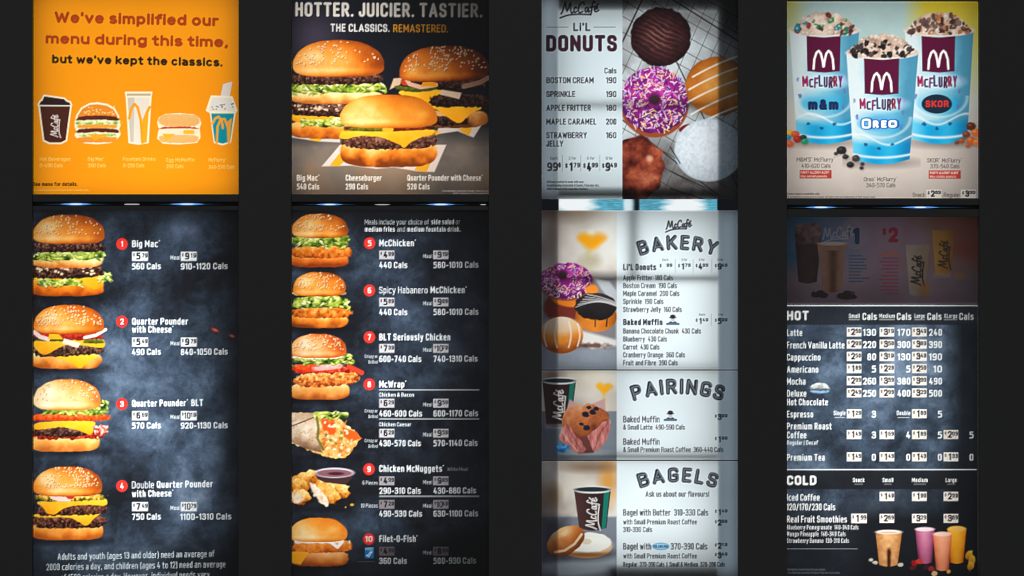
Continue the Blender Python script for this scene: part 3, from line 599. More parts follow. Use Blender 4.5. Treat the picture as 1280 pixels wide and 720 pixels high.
with part('dessert_cup_picture', 'blue cup topped with coloured candies at left'):
    flurry(987, 1074, 38, 174, 996, 1065, 3, [(40, 120, 150), (30, 100, 70), (80, 50, 50), (60, 36, 36), (40, 130, 80), (140, 40, 40), (200, 180, 165), (220, 205, 190)], 'm')
    text("m&m", 1010, 1048, 137.5, 13.5, .17, (24, 42, 84), mark=False)
with part('dessert_cup_picture', 'blue cup topped with chocolate toffee bits at right'):
    flurry(1131, 1217, 38, 174, 1141, 1209, 5, [(84, 60, 56), (120, 92, 82), (60, 40, 38), (176, 104, 60), (96, 72, 66), (214, 196, 180), (74, 52, 50)], 's')
    ell(1171, 130, 19, 12, (22, 40, 58)); text("SKOR", 1157, 1186, 134, 8.5, .12, (196, 50, 44), mark=False)
with part('dessert_cup_picture', 'blue cup topped with black cookie pieces in front'):
    flurry(1058, 1148, 66, 199, 1067, 1137, 4, [(34, 28, 30), (50, 44, 46), (26, 22, 24), (190, 170, 156), (210, 192, 178), (70, 60, 60)], 'o')
    ell(1099, 154, 24, 9, (84, 160, 214), .8, soft=2, rot=-.05); [stamp(c_, x_, y_, h_, k_, r_, q_) for q_, r_, g_ in (((30, 92, 160), 2.6, 1.2), ((238, 244, 248), 1.5, 0)) for c_, x_, y_, h_, k_ in (("O", 1077 - g_, 161 + g_, 13 + 2 * g_, 1.6), ("R", 1091 - g_, 160 + g_, 9.6 + 2 * g_, 1.1), ("E", 1101.5 - g_, 159.8 + g_, 9.6 + 2 * g_, 1.2), ("O", 1110.5 - g_, 159.6 + g_, 9.6 + 2 * g_, 1.9))]
def lumps(name, lab, pts):
    with part(name, lab):
        for x, y, r_, c in pts:
            ell(x + .6, y + 1, r_, r_ * .85, (90, 76, 70), .4, soft=2); ell(x, y, r_, r_ * .85, c, soft=.6, rag=.5 if r_ > 3 else 0, rs=3); ell(x - r_ * .3, y - r_ * .3, r_ * .35, r_ * .25, tuple(min(255, v + 60) for v in c), .6, soft=1)
lumps('candy_picture', 'coloured candies', [(987, 166, 4, (226, 172, 30)), (994, 168, 5, (200, 80, 40)), (985, 172, 4, (50, 130, 170)), (997, 174, 5, (160, 40, 30)), (1004, 172, 4, (40, 44, 40)), (1006, 177, 4.4, (30, 134, 96)), (987, 180, 5, (214, 86, 50))])
lumps('cookie_picture', 'black cookie crumbs', [(1052, 188, 6, (36, 34, 38)), (1057, 196, 4, (44, 40, 44)), (1070, 198, 5, (60, 52, 50)), (1063, 206, 4.5, (34, 32, 34)), (1078, 205, 2.6, (50, 46, 46)), (1077, 210, 2.6, (46, 42, 42)), (1045, 192, 2.5, (50, 46, 46))])
lumps('toffee_picture', 'orange and brown toffee pieces', [(1214, 158, 6, (90, 44, 26)), (1220, 166, 6, (210, 110, 50)), (1208, 168, 5, (120, 60, 34)), (1202, 176, 4, (150, 76, 36)), (1214, 176, 6, (196, 96, 40)), (1221, 178, 5, (220, 120, 60)), (1196, 178, 3, (110, 60, 40)), (1210, 182, 3, (170, 84, 40))])
for s, x0, x1, y in [("M&M'S® McFlurry™", 996, 1044, 202), ("410-620 Cals", 1002, 1038, 209.8), ("Oreo® McFlurry™", 1080, 1122, 226.6), ("340-570 Cals", 1083, 1119, 234), ("SKOR® McFlurry™", 1159, 1203, 203), ("370-540 Cals", 1163, 1199, 210.4)]:
    text(s, x0, x1, y, 5.2, .02, (70, 62, 62), name='caption')
for x0, y0 in ((999.5, 212.5), (1161, 213)):
    with part('allergy_notice', 'small red allergy notice'): rect(x0, y0, x0 + 40, y0 + 10.5, (176, 60, 50))
    text("PARTY ALLERGY ALERT", x0 + 1.5, x0 + 37, y0 + 4.6, 3.2, .08, (240, 225, 215), mark=False); text("May contain peanuts", x0 + 1.5, x0 + 34, y0 + 9.2, 3, .06, (235, 220, 210), mark=False)
for s, x0, x1, y in [("Snack", 1141, 1156, 246), ("Regular", 1180, 1200, 246)]: text(s, x0, x1, y, 5, .02, (80, 66, 66), name='caption')
for x, c in ((1158, ('2', '89')), (1201, ('3', '99'))):
    with part('price_tag'): rect(x, 237, x + 19, 247.6, (222, 214, 208), soft=.4)
    price(x + 1, x + 18, 246, 8, *c, ink=(36, 32, 36))
text("Product subject to availability while.", 984, 1025, 243.4, 2.2, .03, (90, 80, 78), name='fine_print'); text("At participating restaurants in Canada. All rights reserved trademarks of their owners used.", 984, 1094, 247.2, 2, .03, (100, 90, 88), name='fine_print')

# ================================================================== 5 burger menu
poster(42, 262, 299, 740, 'burger_menu', 'dark slate menu listing burgers 1 to 4 under the orange notice', 'menu board')
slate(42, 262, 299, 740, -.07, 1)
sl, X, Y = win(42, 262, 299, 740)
put(sl, np.clip((X - 262) / 38, 0, 1) ** 1.3 * .85 + np.clip((Y - 650) / 60, 0, 1) * .45 + np.clip((285 - Y) / 25, 0, 1) * .5, (20, 21, 25))  # slate's own dark edges, plus the backlight's edge fade painted in
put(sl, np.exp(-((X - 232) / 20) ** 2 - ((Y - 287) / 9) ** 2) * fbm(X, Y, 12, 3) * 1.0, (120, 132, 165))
for x, y, r_ in ((269, 412.5, 4), (290, 420, 2.6)):  # red reflection sparks painted into the ink as print marks
    ell(x, y, r_ * 1.8, r_ * .8, (120, 40, 40), .4, soft=2, rot=.4); ell(x, y, r_, r_ * .4, (232, 96, 74), .9, soft=.8, rot=.4)
with part('burger_picture', 'double burger with lettuce and three bun slices'):
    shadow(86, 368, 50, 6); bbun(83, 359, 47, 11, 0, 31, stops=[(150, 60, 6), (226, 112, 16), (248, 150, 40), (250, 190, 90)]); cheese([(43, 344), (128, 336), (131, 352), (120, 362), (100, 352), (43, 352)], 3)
    lettuce(76, 353, 27, 5.5, 31); lettuce(132, 346, 8, 6, 35, n=14); patty(84, 340, 45, 8, 0, 33, ang=-.02)
    r = random.Random(4)
    for _ in range(22): ell(r.uniform(46, 122), r.uniform(333, 343), r.uniform(.8, 2.6), r.uniform(.7, 1.8), (250, 222, 180), .85)
    bbun(84, 326, 45, 8, 1, 34, stops=[(206, 110, 40), (242, 170, 84), (253, 216, 146), (255, 230, 180)]); lettuce(86, 319, 45, 6.5, 36); patty(86, 309, 45, 7, -1, 37); bun(86, 268, 303, 45, 60, 33)
with part('burger_picture', 'cheeseburger with onion, ketchup and sesame bun'):
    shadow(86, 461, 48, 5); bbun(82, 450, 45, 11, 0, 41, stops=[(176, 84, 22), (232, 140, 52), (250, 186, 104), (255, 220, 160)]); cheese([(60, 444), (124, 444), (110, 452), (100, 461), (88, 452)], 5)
    patty(86, 437, 44, 8, 0, 43, stops=[(30, 18, 12), (70, 42, 30), (116, 78, 58), (160, 120, 96)], ang=-.05); cheese([(43, 425), (88, 426), (130, 424), (131, 433), (120, 434), (90, 428), (72, 434), (55, 445), (43, 434)], 6)
    band(86, 419, 42, 6, [(90, 20, 10), (170, 30, 20), (205, 60, 36), (120, 20, 20)], p=5, rag=1.2, seed=3); band(66, 425, 22, 1.6, [(60, 66, 16), (90, 96, 30)], p=5)
    pline([(43, 415), (50, 421), (60, 424)], 2.6, (238, 206, 196)); poly([(80, 423), (101, 429), (97, 435), (78, 429)], (246, 206, 190), soft=.7); pline([(106, 422), (120, 419), (132, 412)], 2, (240, 214, 204)); poly([(62, 415), (72, 416), (79, 424), (60, 424)], (250, 176, 30)); band(118, 427, 13, 2.5, [(50, 60, 16), (110, 120, 30)], p=4)
    bun(86, 381, 416, 44, 130, 42)
with part('burger_picture', 'burger with tomato, bacon, lettuce and pale bun'):
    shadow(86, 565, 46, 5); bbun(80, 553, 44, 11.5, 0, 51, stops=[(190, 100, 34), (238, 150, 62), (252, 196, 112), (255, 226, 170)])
    band(84, 543, 44, 6, [(110, 20, 10), (180, 40, 20), (214, 90, 60)], rag=2, rs=4, seed=5, na=1); patty(76, 539, 38, 6, 1, 53); cheese([(43, 529), (86, 526), (120, 526), (114, 544), (100, 538), (78, 532), (43, 538)], 6); band(126, 538, 10, 6, [(150, 40, 30), (220, 120, 100), (250, 200, 190)], p=3, rag=2, na=1.2)
    band(88, 522, 49, 5, [(180, 40, 6), (226, 70, 16), (244, 104, 36), (250, 140, 70)], p=5, sag=-1, rag=.6, seed=4); lettuce(92, 513, 42, 6, 52); lettuce(125, 507, 10, 8, 54, n=18); bun(84, 474, 511, 42, 60, 51, stops=[(150, 70, 20), (206, 116, 44), (236, 166, 84), (250, 206, 146), (255, 232, 196)])
with part('burger_picture', 'double cheeseburger with two dark patties'):
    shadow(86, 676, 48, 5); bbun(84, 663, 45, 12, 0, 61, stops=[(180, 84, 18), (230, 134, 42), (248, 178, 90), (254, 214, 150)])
    patty(86, 652, 46, 8.5, 0, 63, stops=[(24, 12, 10), (62, 30, 22), (110, 62, 44), (160, 100, 74)]); cheese([(43, 643), (84, 642), (128, 640), (118, 646), (108, 658), (98, 651), (88, 646), (43, 646)], 3); patty(90, 637, 44, 8, -1, 64, stops=[(24, 12, 10), (62, 30, 22), (110, 62, 44), (160, 100, 74)], ang=-.03)
    cheese([(45, 627), (88, 628), (132, 622), (134, 632), (110, 630), (84, 632), (68, 643), (60, 642), (52, 632)], 4); band(88, 622, 44, 4, [(60, 66, 14), (150, 130, 30), (226, 160, 40), (236, 196, 120)], p=5, rag=1, na=1.2, seed=7)
    pline([(66, 621), (74, 624), (86, 624)], 3, (244, 200, 190)); ell(88, 621, 5, 3, (196, 40, 24)); bun(85, 583, 619, 43, 140, 62)
def item(by, num, lines, tags, tagy, cals, caly, bx=152.5):
    badge(bx, by, num)
    for l in lines: text(*l[:5], bold=l[5] if len(l) > 5 else .085, col=WH, dy=l[6] if len(l) > 6 else 0, name='item_name')
T5 = dict(h=11.5)
def row5(by, lines, t1, t2, ty, c1, c2, cy, x2=226):
    badge(152.5, by, t1[2])
    for l in lines: text(l[0], l[1], l[2], l[3], 8.8, l[4], WH, l[5], 'item_name')
    tag(165, ty, 185, ty + 11.5, t1[0], t1[1]); tag(226, ty, 246, ty + 11.5, t2[0], t2[1])
    text("Meal", 213, 225, ty + 10, 5.4, .07, (215, 222, 225), name='lettering')
    text(c1, 165, 201, cy, 8, .085, WH, -.5, 'calorie_count'); text(c2, x2, 226 + 4.5 * len(c2), cy, 8, .085, WH, -.7, 'calorie_count')
row5(305, [("Big Mac®", 165, 201, 309, .085, 0)], ('5', '79', '1'), ('9', '19'), 314.6, "560 Cals", "910-1120 Cals", 337)
row5(402, [("Quarter Pounder", 165, 235, 406, .085, 0), ("with Cheese®", 165, 218, 416, .085, 0)], ('5', '49', '2'), ('9', '79'), 421.8, "490 Cals", "840-1050 Cals", 444)
row5(505, [("Quarter Pounder® BLT", 165, 254, 508.6, .085, -1)], ('6', '69', '3'), ('10', '19'), 513.8, "570 Cals", "920-1130 Cals", 536)
row5(607.5, [("Double", 165, 192.5, 610.5, .03, -.4), ("Quarter Pounder", 196, 266, 610, .085, -1), ("with Cheese®", 165, 218, 621.5, .085, -.8)], ('7', '49', '4'), ('10', '79'), 627.5, "750 Cals", "1100-1310 Cals", 650, 225.5)
for s, x0, x1, y in [("Adults and youth (ages 13 and older) need an average of", 72, 268, 700), ("2000 calories a day, and children (ages 4 to 12) need an average", 58, 282, 713), ("of 1500 calories a day. However, individual needs vary.", 76, 264, 726)]:
    text(s, x0, x1, y, 8.2, .03, (205, 222, 228), -4, 'lettering')

# ================================================================== 6 chicken menu
poster(364, 262, 611, 740, 'chicken_menu', 'dark menu listing chicken, wrap and fish meals 5 to 10 under the burger poster', 'menu board')
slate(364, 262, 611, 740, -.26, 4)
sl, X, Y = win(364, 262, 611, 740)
put(sl, np.clip((X - 510) / 60, 0, 1) * .55 + np.clip((300 - Y) / 30, 0, 1) * .6 + np.clip((Y - 655) / 30, 0, 1) * .7, (23, 24, 28))  # backlight dying towards right, top and bottom, painted into the ink
with part('burger_picture', 'chicken burger with lettuce and sesame bun'):
    shadow(400, 334, 40, 5); bbun(398, 325, 37, 9, 0, 71, stops=[(140, 50, 8), (206, 96, 24), (236, 136, 50), (246, 180, 100)]); band(402, 315, 38, 7.5, CHI, p=5, rag=.8, na=.5, ns=4, seed=2); lettuce(402, 302, 38, 8, 71); bun(400, 267, 296, 35, 80, 71)
with part('burger_picture', 'spicy chicken burger with green lettuce'):
    shadow(398, 410, 38, 5); bbun(398, 401, 37, 9, 0, 72); band(402, 391, 37, 6.5, CHI, p=5, rag=.8, na=.7, ns=4, seed=3); lettuce(402, 377, 36, 9, 73); band(398, 367, 34, 2, [(240, 190, 110), (250, 220, 160)], p=5, rag=1); bun(399, 340, 369, 33, 80, 72)
with part('burger_picture', 'grilled chicken burger with bacon and tomato'):
    shadow(398, 499, 42, 5); bbun(400, 489, 37, 10.5, 0, 73, stops=[(160, 76, 20), (214, 130, 54), (234, 166, 90), (246, 206, 140)]); band(408, 474, 40, 9, [(130, 50, 16), (200, 100, 36), (232, 150, 70), (250, 200, 130)], p=4, rag=1, na=.7, ns=3, seed=8, ang=-.06)
    band(410, 463, 40, 4, [(120, 20, 14), (190, 44, 28), (224, 100, 70)], p=5, rag=2, rs=5, na=1, ang=-.02); pline([(436, 458), (446, 463), (452, 466)], 3, (214, 60, 34)); band(392, 460, 28, 5, [(200, 40, 10), (232, 70, 24), (240, 110, 60)], p=5, seed=3); band(410, 459, 20, 3.4, [(226, 140, 130), (244, 196, 190)], p=3, ang=-.12)
    lettuce(402, 451, 38, 5.5, 74); lettuce(430, 448, 9, 7, 75, n=16); band(398, 446, 34, 2.5, [(240, 215, 170), (250, 236, 210)], p=5, rag=1.2); bun(398, 417, 446, 35, 90, 74, stops=[(130, 40, 10), (190, 80, 26), (222, 120, 50), (240, 170, 100), (250, 215, 170)])
with part('wrap_picture', 'tortilla wrap cut open showing salad and tomato'):
    shadow(412, 572, 40, 4, .5)
    poly([(364, 516), (394, 516), (420, 520), (446, 540), (451, 548), (442, 562), (432, 572), (414, 573), (396, 567), (364, 554)], None, fn=lambda X, Y: ramp(.55 + 1.2 * (fbm(X, Y, 5, 3, 4) - .5), [(120, 52, 14), (206, 122, 50), (236, 184, 104), (248, 228, 190)]), rag=1.5)
    poly([(364, 516), (394, 516), (398, 530), (396, 545), (403, 566), (385, 562), (364, 552)], None, fn=lambda X, Y: ramp(.75 + .7 * (fbm(X, Y, 9, 5, 4) - .5) - .5 * np.abs((Y - 530 - (X - 364) * .12) / 24) ** 1.5, [(120, 84, 60), (190, 154, 120), (230, 204, 174), (246, 230, 210)]), soft=.8)
    seg((364, 533), (394, 521), .7, (110, 70, 44)); lettuce(414, 519, 20, 5, 76); poly([(402, 524), (420, 528), (418, 544), (406, 542)], (226, 84, 30), soft=1.5, rag=2); poly([(428, 534), (446, 540), (450, 548), (440, 552), (430, 546)], (236, 90, 24), soft=.8)
    for i in range(60):
        r = random.Random(i + 300); ell(r.uniform(404, 440), r.uniform(528, 570), r.uniform(1, 3.4), r.uniform(.8, 2), r.choice([(246, 214, 150), (250, 238, 214), (206, 120, 50), (110, 116, 40), (234, 176, 84), (244, 226, 180)]), .8, rot=r.uniform(0, 3))
    pline([(396, 522), (398, 535), (397, 548), (404, 562)], 1.6, (90, 100, 40), .8)
    for i in range(24):
        r = random.Random(i + 500); ell(r.uniform(366, 396), r.uniform(522, 552), .9, .6, (140, 100, 70), .6)
with part('nugget_picture', 'battered chicken nuggets, one torn open'):
    shadow(398, 636, 36, 4, .5)
    N_ = [(120, 52, 10), (184, 98, 22), (226, 146, 48), (244, 184, 90), (252, 220, 150)]
    def nug(cx_, cy_, rx_, ry_, ro, sd):
        ell(cx_ + 1, cy_ + 2.5, rx_, ry_, (40, 20, 10), .6, rot=ro, soft=2)
        ell(cx_, cy_, rx_, ry_, None, rot=ro, rag=2, rs=5, seed=sd, fn=lambda u, v, X, Y: ramp(.62 - .42 * v - .28 * u * u + 1.0 * (fbm(X, Y, 7, sd, 4) - .5) + .25 * (vn(X, Y, 1.8, sd) - .5), N_))
    nug(384, 599, 20, 10, -.25, 2); nug(374, 608, 14, 9, .2, 3); nug(424, 611, 14, 9, .45, 5); nug(374, 621, 15, 9.5, .05, 4); nug(406, 612, 22, 11, .75, 6)
    poly(chaikin([(386, 602), (394, 605), (402, 614), (411, 627), (409, 634), (400, 628), (390, 616)]), None, fn=lambda X, Y: ramp(.6 + 1.0 * (fbm(X, Y, 4, 5) - .5), [(180, 120, 84), (236, 200, 164), (250, 230, 206), (255, 244, 230)]), rag=1.4, soft=.9)
    ell(371, 622, 8, 6, None, rag=1.8, soft=1.4, fn=lambda u, v, X, Y: ramp(.55 + 1.0 * (fbm(X, Y, 4, 3) - .5), [(190, 140, 100), (240, 212, 180), (252, 236, 214)]))
    ell(440, 631, 2.4, 1.6, (230, 160, 50)); ell(432, 634, 1, 1, (230, 160, 50))
with part('sauce_bowl_picture', 'small dark bowl of dipping sauce'):
    poly([(393, 592), (443, 592), (438, 600), (432, 606), (406, 603), (397, 599)], (66, 40, 44)); ell(418, 591, 25, 6.4, (210, 204, 214), soft=.6); ell(418, 591.6, 22.5, 4.8, (140, 90, 96)); ell(420, 592, 10, 2, (60, 26, 34), .9)
with part('burger_picture', 'fish burger with plain bun, white sauce and cheese corner'):
    shadow(400, 707, 42, 5); band(399, 698, 37, 10, [(120, 50, 12), (190, 100, 34), (226, 150, 80), (244, 190, 130)], p=4, na=.3, ns=16, sv=.5); band(403, 683, 38, 8, [(160, 70, 14), (218, 112, 30), (240, 150, 60), (250, 186, 104)], p=4, rag=.5, na=.4, ns=5, ang=-.02); poly([(364, 689), (386, 690), (376, 706), (364, 703)], (250, 166, 30))
    band(398, 677, 36, 2.6, [(230, 215, 195), (252, 246, 236)], p=5, rag=1.4, rs=6); pline([(414, 678), (422, 684), (428, 677)], 2, (250, 244, 234)); bun(398, 647, 676, 36, 0, 78, hi=(.5, .5), stops=[(180, 84, 16), (226, 124, 30), (244, 150, 48), (250, 186, 96), (255, 226, 170)])
D1 = WH
text("Meals include your choice of", 456, 536, 280.6, 6.4, .02, (205, 210, 212)); text("side salad", 539, 567.5, 280.3, 6.4, .085, WH); text("or", 570, 575, 280.2, 6.2, .02, (205, 210, 212))
text("medium fries", 456, 493.5, 289.6, 6.4, .085, WH); text("and", 496.5, 506, 289.6, 6.4, .02, (205, 210, 212)); text("medium fountain drink.", 509, 576, 289.6, 6.4, .085, WH)
GT = (202, 198, 200)
def row6(ty, t1, t2, c1, c2, cy, w1, w2, lab=None, gt=GT, dim=1):  # gt, dim: fading backlight painted into the lower tags and lettering
    tag(474, ty, 493, ty + 11, *t1, col=gt); tag(541.5, ty, 560.5, ty + 11, *t2, col=gt)
    q = tuple(int(v * dim) for v in (200, 205, 208)); w_ = tuple(int(v * dim) for v in WH)
    text("Meal", 529, 540, ty + 9.6, 5, .07, q); text(c1, 474, w1, cy, 8, .08, WH, name='calorie_count'); text(c2, 541.8, w2, cy, 8, .08, w_, -.5, name='calorie_count')
    if lab == 'cg': text("Crispy or", 456, 472, cy - 5.2, 4.2, .06, (200, 206, 208)); text("Grilled", 460.5, 472, cy + 1.8, 4.2, .06, (200, 206, 208))
    elif lab: text(lab, 453 if lab[0] == '6' else 451, 472, cy - 11.5, 5, .06, (205, 210, 212))
badge(462, 304, '5'); text("McChicken®", 474, 521, 308, 8.6, .085, WH, name='item_name'); row6(313, ('4', '99'), ('9', '19'), "440 Cals", "580-1010 Cals", 335.2, 509, 598)
badge(461.8, 363, '6'); text("Spicy Habanero", 474, 534.5, 366.8, 8.6, .03, WH, name='item_name'); text("McChicken®", 538, 584.5, 366.5, 8.6, .085, WH, name='item_name'); row6(372, ('5', '89'), ('9', '09'), "440 Cals", "580-1010 Cals", 394, 509, 598)
badge(461.8, 421.5, '7'); text("BLT Seriously Chicken", 474, 563, 425.6, 8.8, .085, WH, name='item_name'); row6(430, ('7', '39'), ('10', '79'), "600-740 Cals", "740-1310 Cals", 452.6, 526.5, 597, 'cg')
badge(461.6, 480.5, '8'); text("McWrap®", 474, 509, 484.5, 8.8, .085, WH, name='item_name'); hline(474, 599, 487.4); text("Chicken & Bacon", 474, 517.5, 496, 5.2, .085, WH, name='item_name')
row6(498.5, ('6', '29'), ('9', '59'), "460-600 Cals", "600-1170 Cals", 520.8, 527.5, 597.5, 'cg'); hline(474, 599, 523.6); text("Chicken Caesar", 474, 514, 533, 5.2, .085, WH, name='item_name'); row6(536, ('6', '29'), ('9', '59'), "430-570 Cals", "570-1140 Cals", 558, 526, 597, 'cg')
badge(461.2, 586.5, '9'); text("Chicken McNuggets®", 474, 556, 590, 8.8, .085, WH, name='item_name'); text("White Meat", 559, 585, 588.6, 4.6, .03, (160, 160, 165)); row6(595.5, ('4', '99'), ('9', '09'), "290-310 Cals", "430-880 Cals", 617.4, 526, 595, '6 Pieces', gt=(170, 164, 168))
hline(474, 599, 620.4); row6(625, ('7', '29'), ('10', '49'), "490-530 Cals", "630-1100 Cals", 646, 527.5, 597.5, '10 Pieces', gt=(150, 142, 146))
badge(461, 673.8, '10'); text("Filet-O-Fish®", 474, 523, 677.6, 8.6, .085, WH, name='item_name'); row6(683.5, ('4', '99'), ('8', '99'), "360 Cals", "500-930 Cals", 705, 508.5, 595, gt=(118, 108, 112), dim=.85)
with part('eco_label', 'small blue fish label'): rect(456, 684, 467.5, 698, (20, 110, 176), r=1.5)
text("MSC", 457, 466.5, 688, 3.4, .06, (220, 235, 245), mark=False); pline([(458, 694), (461, 696), (465, 690), (463, 690), (459, 695)], .6, (220, 240, 250))
hline(448, 468, 702, (110, 110, 115), .3, .8)

# ================================================================== 7 bakery column
PAPER = [(206, 216, 220), (226, 233, 236), (238, 242, 244)]
LINK = (44, 48, 58)
def cream(x0, y0, x1, y1, split, seed):
    sl, X, Y = win(x0, y0, x1, y1); put(sl, np.ones(X.shape, np.float32), ramp(.6 + .5 * (fbm(X, Y, 50, seed) - .5), PAPER))
def bokeh(x0, y0, x1, y1, blobs, base=(214, 204, 194), dark=None):
    sl, X, Y = win(x0, y0, x1, y1); put(sl, np.ones(X.shape, np.float32), ramp(.5 + 1.2 * (fbm(X, Y, 40, 3, 3) - .5), [(168, 150, 136), base, (240, 236, 230)]))
    for x, y, rx, ry, c, a in blobs: ell(x, y, rx, ry, c, a, soft=min(rx, ry) * .7)
poster(677, 263, 922, 462, 'bakery_menu', 'pale menu panel headed BAKERY with donuts photo at its left', 'menu board'); cream(677, 263, 922, 462, 771, 2)
STATE['clip'] = (677, 263, 771, 462)
with part('bakery_picture', 'photo of donuts on a board with blurred yellow flower'):
    bokeh(677, 263, 771, 462, [(700, 266, 26, 10, (120, 90, 66), .7), (735, 268, 20, 12, (150, 120, 96), .6), (755, 290, 30, 30, (232, 228, 220), .6), (704, 300, 16, 34, (218, 204, 194), .6), (690, 300, 8, 50, (120, 96, 90), .4)])
    ell(731, 297, 8, 6, (246, 166, 30), soft=4); ell(748, 297, 9, 6, (240, 160, 40), .85, soft=4); poly([(724, 297), (756, 297), (748, 308), (739, 313), (731, 308)], (244, 158, 14), soft=4); ell(739, 290, 4, 3, (236, 222, 205), .8, soft=2.5); ell(738, 326, 12, 8, (176, 160, 128), .7, soft=5); ell(735, 315, 3, 6, (190, 170, 110), .6, soft=3); rect(677, 340, 771, 346, (150, 136, 128), .6, soft=3); rect(677, 346, 771, 440, (128, 124, 128), soft=3)
    sl, X, Y = win(677, 415, 771, 462); put(sl, np.clip((Y - 432) / 8, 0, 1), mixc((126, 132, 142), (150, 156, 166), fbm(X, Y, 22, 4)))
    poly([(715, 410), (771, 425), (771, 432), (740, 436), (715, 420)], (222, 214, 208), soft=2); ell(740, 432, 22, 3, (88, 44, 36), .8, rag=1.5, soft=1.5)
    poly([(743, 348), (762, 352), (771, 364), (771, 385), (752, 362)], (206, 206, 210), .8, soft=1.5)
with part('donut_picture', 'pink sprinkled donut'):
    ell(704, 384, 24, 20, (120, 36, 26), .9, soft=2); ell(718, 372, 28, 12, (232, 126, 34), soft=1); donut_sprinkle(708, 351, 34, 23, 703, 343, 5, 8, 300); ell(740, 362, 8, 6, (240, 136, 40), soft=1.2)
with part('donut_picture', 'striped chocolate donut'):
    ell(745, 396, 26, 19, None, fn=lambda u, v, X, Y: ramp(.6 - .4 * u * u + .3 * (fbm(X, Y, 10, 2) - .5), [(130, 60, 14), (210, 116, 34), (240, 156, 66)])); ell(745, 383, 26.5, 17, None, fn=lambda u, v, X, Y: ramp(.35 - .2 * v + .3 * (fbm(X, Y, 9, 5) - .5), [(18, 16, 18), (50, 42, 44), (100, 90, 92)]), rag=1, rs=5)
    for k in range(6): pline([(719.5 + k * 3 + q * 5.2, 384 - k * 3.2 - 9.5 * math.sin(q / 10 * math.pi * .8) * (1 - k * .1) + q * (.5 + k * .34)) for q in range(11)], .5 + .15 * (k % 2), (214, 208, 208), .8)
    pline([(744, 398), (744, 408)], .8, (50, 30, 26)); pline([(759, 396), (758, 408)], .8, (50, 30, 26))
with part('donut_picture', 'glazed round donut with icing lines'):
    ell(702, 419, 27, 23, None, fn=lambda u, v, X, Y: ramp(.45 - .55 * v + .3 * (fbm(X, Y, 12, 4) - .5) - .2 * u * u, [(150, 70, 20), (226, 134, 46), (236, 176, 100), (240, 218, 190)]))
    ell(700, 408, 22, 10, (232, 214, 204), .55, soft=4)
    for k in (-17, -5, 8, 18): pline([(702 + k * 1.1 + 5 * math.sin(q / 8 * 3.1) * (-.6 if k < 0 else .6), 400 + abs(k) * .25 + q * (4.4 - abs(k) * .05)) for q in range(9)], 1.0, (238, 226, 218), .8, soft=.7)
STATE['clip'] = (677, 263, 922, 462)
with part('script_logo'): script(832, 276, 11, LINK, rot=-.08, r=.075, w=1.1)
arc("BAKERY", 847, 312.5, 94, 19, 8, LINK, .13)
def emblem(x, y):
    with part('brand_emblem', 'small emblem of a man in a dark hat above a blue band'):
        ell(x, y + .5, 2.6, 2.8, (206, 190, 184)); ell(x, y - 3.2, 3.4, 2.6, (40, 44, 54)); rect(x - 4.6, y - 2.4, x + 4.6, y - 1.4, (40, 44, 54)); poly([(x - 6, y + 5), (x - 3, y + 2.6), (x, y + 4), (x + 3, y + 2.6), (x + 6, y + 5), (x, y + 6)], (52, 58, 70)); rect(x - 8, y + 4.6, x + 8, y + 7.2, (34, 82, 106)); rect(x - 6.5, y + 5.4, x + 6.5, y + 6.2, (190, 205, 212), .6)
text("Li'L Donuts", 779, 820, 337.8, 8, .1, LINK, name='item_name')
for x, d_, c_ in ((824, '', '99'), (847, '1', '79'), (869, '4', '99'), (893, '9', '49')): price(x, x + 16, 337, 8, d_ or ' ', c_, LINK)
for s, x in (("Each", 828), ("2 for", 852), ("6 for", 874), ("12 for", 897)): text(s, x, x + 7, 326, 2.8, .03, (100, 104, 112), name='fine_print')
for x in (844, 866.5, 889.5): rect(x - .25, 324, x + .25, 341, (130, 134, 142), .7)
for s, x1, y in (("Apple Fritter  180 Cals", 841, 350.4), ("Boston Cream  190 Cals", 846, 360.2), ("Maple Caramel  200 Cals", 849, 370), ("Sprinkle  190 Cals", 829, 380), ("Strawberry Jelly  160 Cals", 852, 390), ("Banana Chocolate Chunk  430 Cals", 876, 417), ("Blueberry  430 Cals", 833.5, 427), ("Carrot  430 Cals", 824, 437), ("Cranberry Orange  360 Cals", 856, 446.8), ("Fruit and Fibre  390 Cals", 847, 456.8)):
    text(s, 779, x1, y, 6.6, .035, LINK, name='item_name')
text("Baked Muffin", 779, 828, 406.6, 8, .1, LINK, name='item_name'); emblem(841, 399); price(869, 885, 405, 7.6, '1', '49', LINK); price(893, 909, 405, 7.6, '5', '99', LINK)
text("Each", 874, 881, 394.5, 2.8, .03, (100, 104, 112), name='fine_print'); text("4 for", 898, 904, 394.5, 2.8, .03, (100, 104, 112), name='fine_print'); rect(889, 392, 889.5, 407, (130, 134, 142), .7)

poster(677, 463, 922, 575, 'pairings_menu', 'pale menu panel headed PAIRINGS with muffin and brown coffee cup', 'menu board'); cream(677, 463, 922, 575, 771, 5)
def paper_cup(x0, x1, y0, y1, b0, b1, sx, sy, sh):
    def f(u, t, X, Y):
        c = ramp(.45 - .35 * u + .1 * (fbm(X, Y, 10, 2) - .5), [(34, 22, 24), (58, 36, 36), (92, 58, 54)]); g = np.clip((u - .62) * 20, 0, 1)[..., None] * np.clip((.97 - u) * 20, 0, 1)[..., None]
        return c * (1 - g) + c3((20, 112, 96)) * g
    cup(x0, x1, y0, y1, b0, b1, f); cx = (x0 + x1) / 2; hw = (x1 - x0) / 2
    ell(cx, y0, hw + 1, hw * .16 + 1.3, (216, 216, 212)); ell(cx, y0 - .2, hw - 1.2, hw * .13, (40, 44, 46)); script(sx, sy, sh, (216, 206, 200), rot=-math.pi / 2 + .04, r=.052)
    return cx
STATE['clip'] = (677, 463, 771, 575)
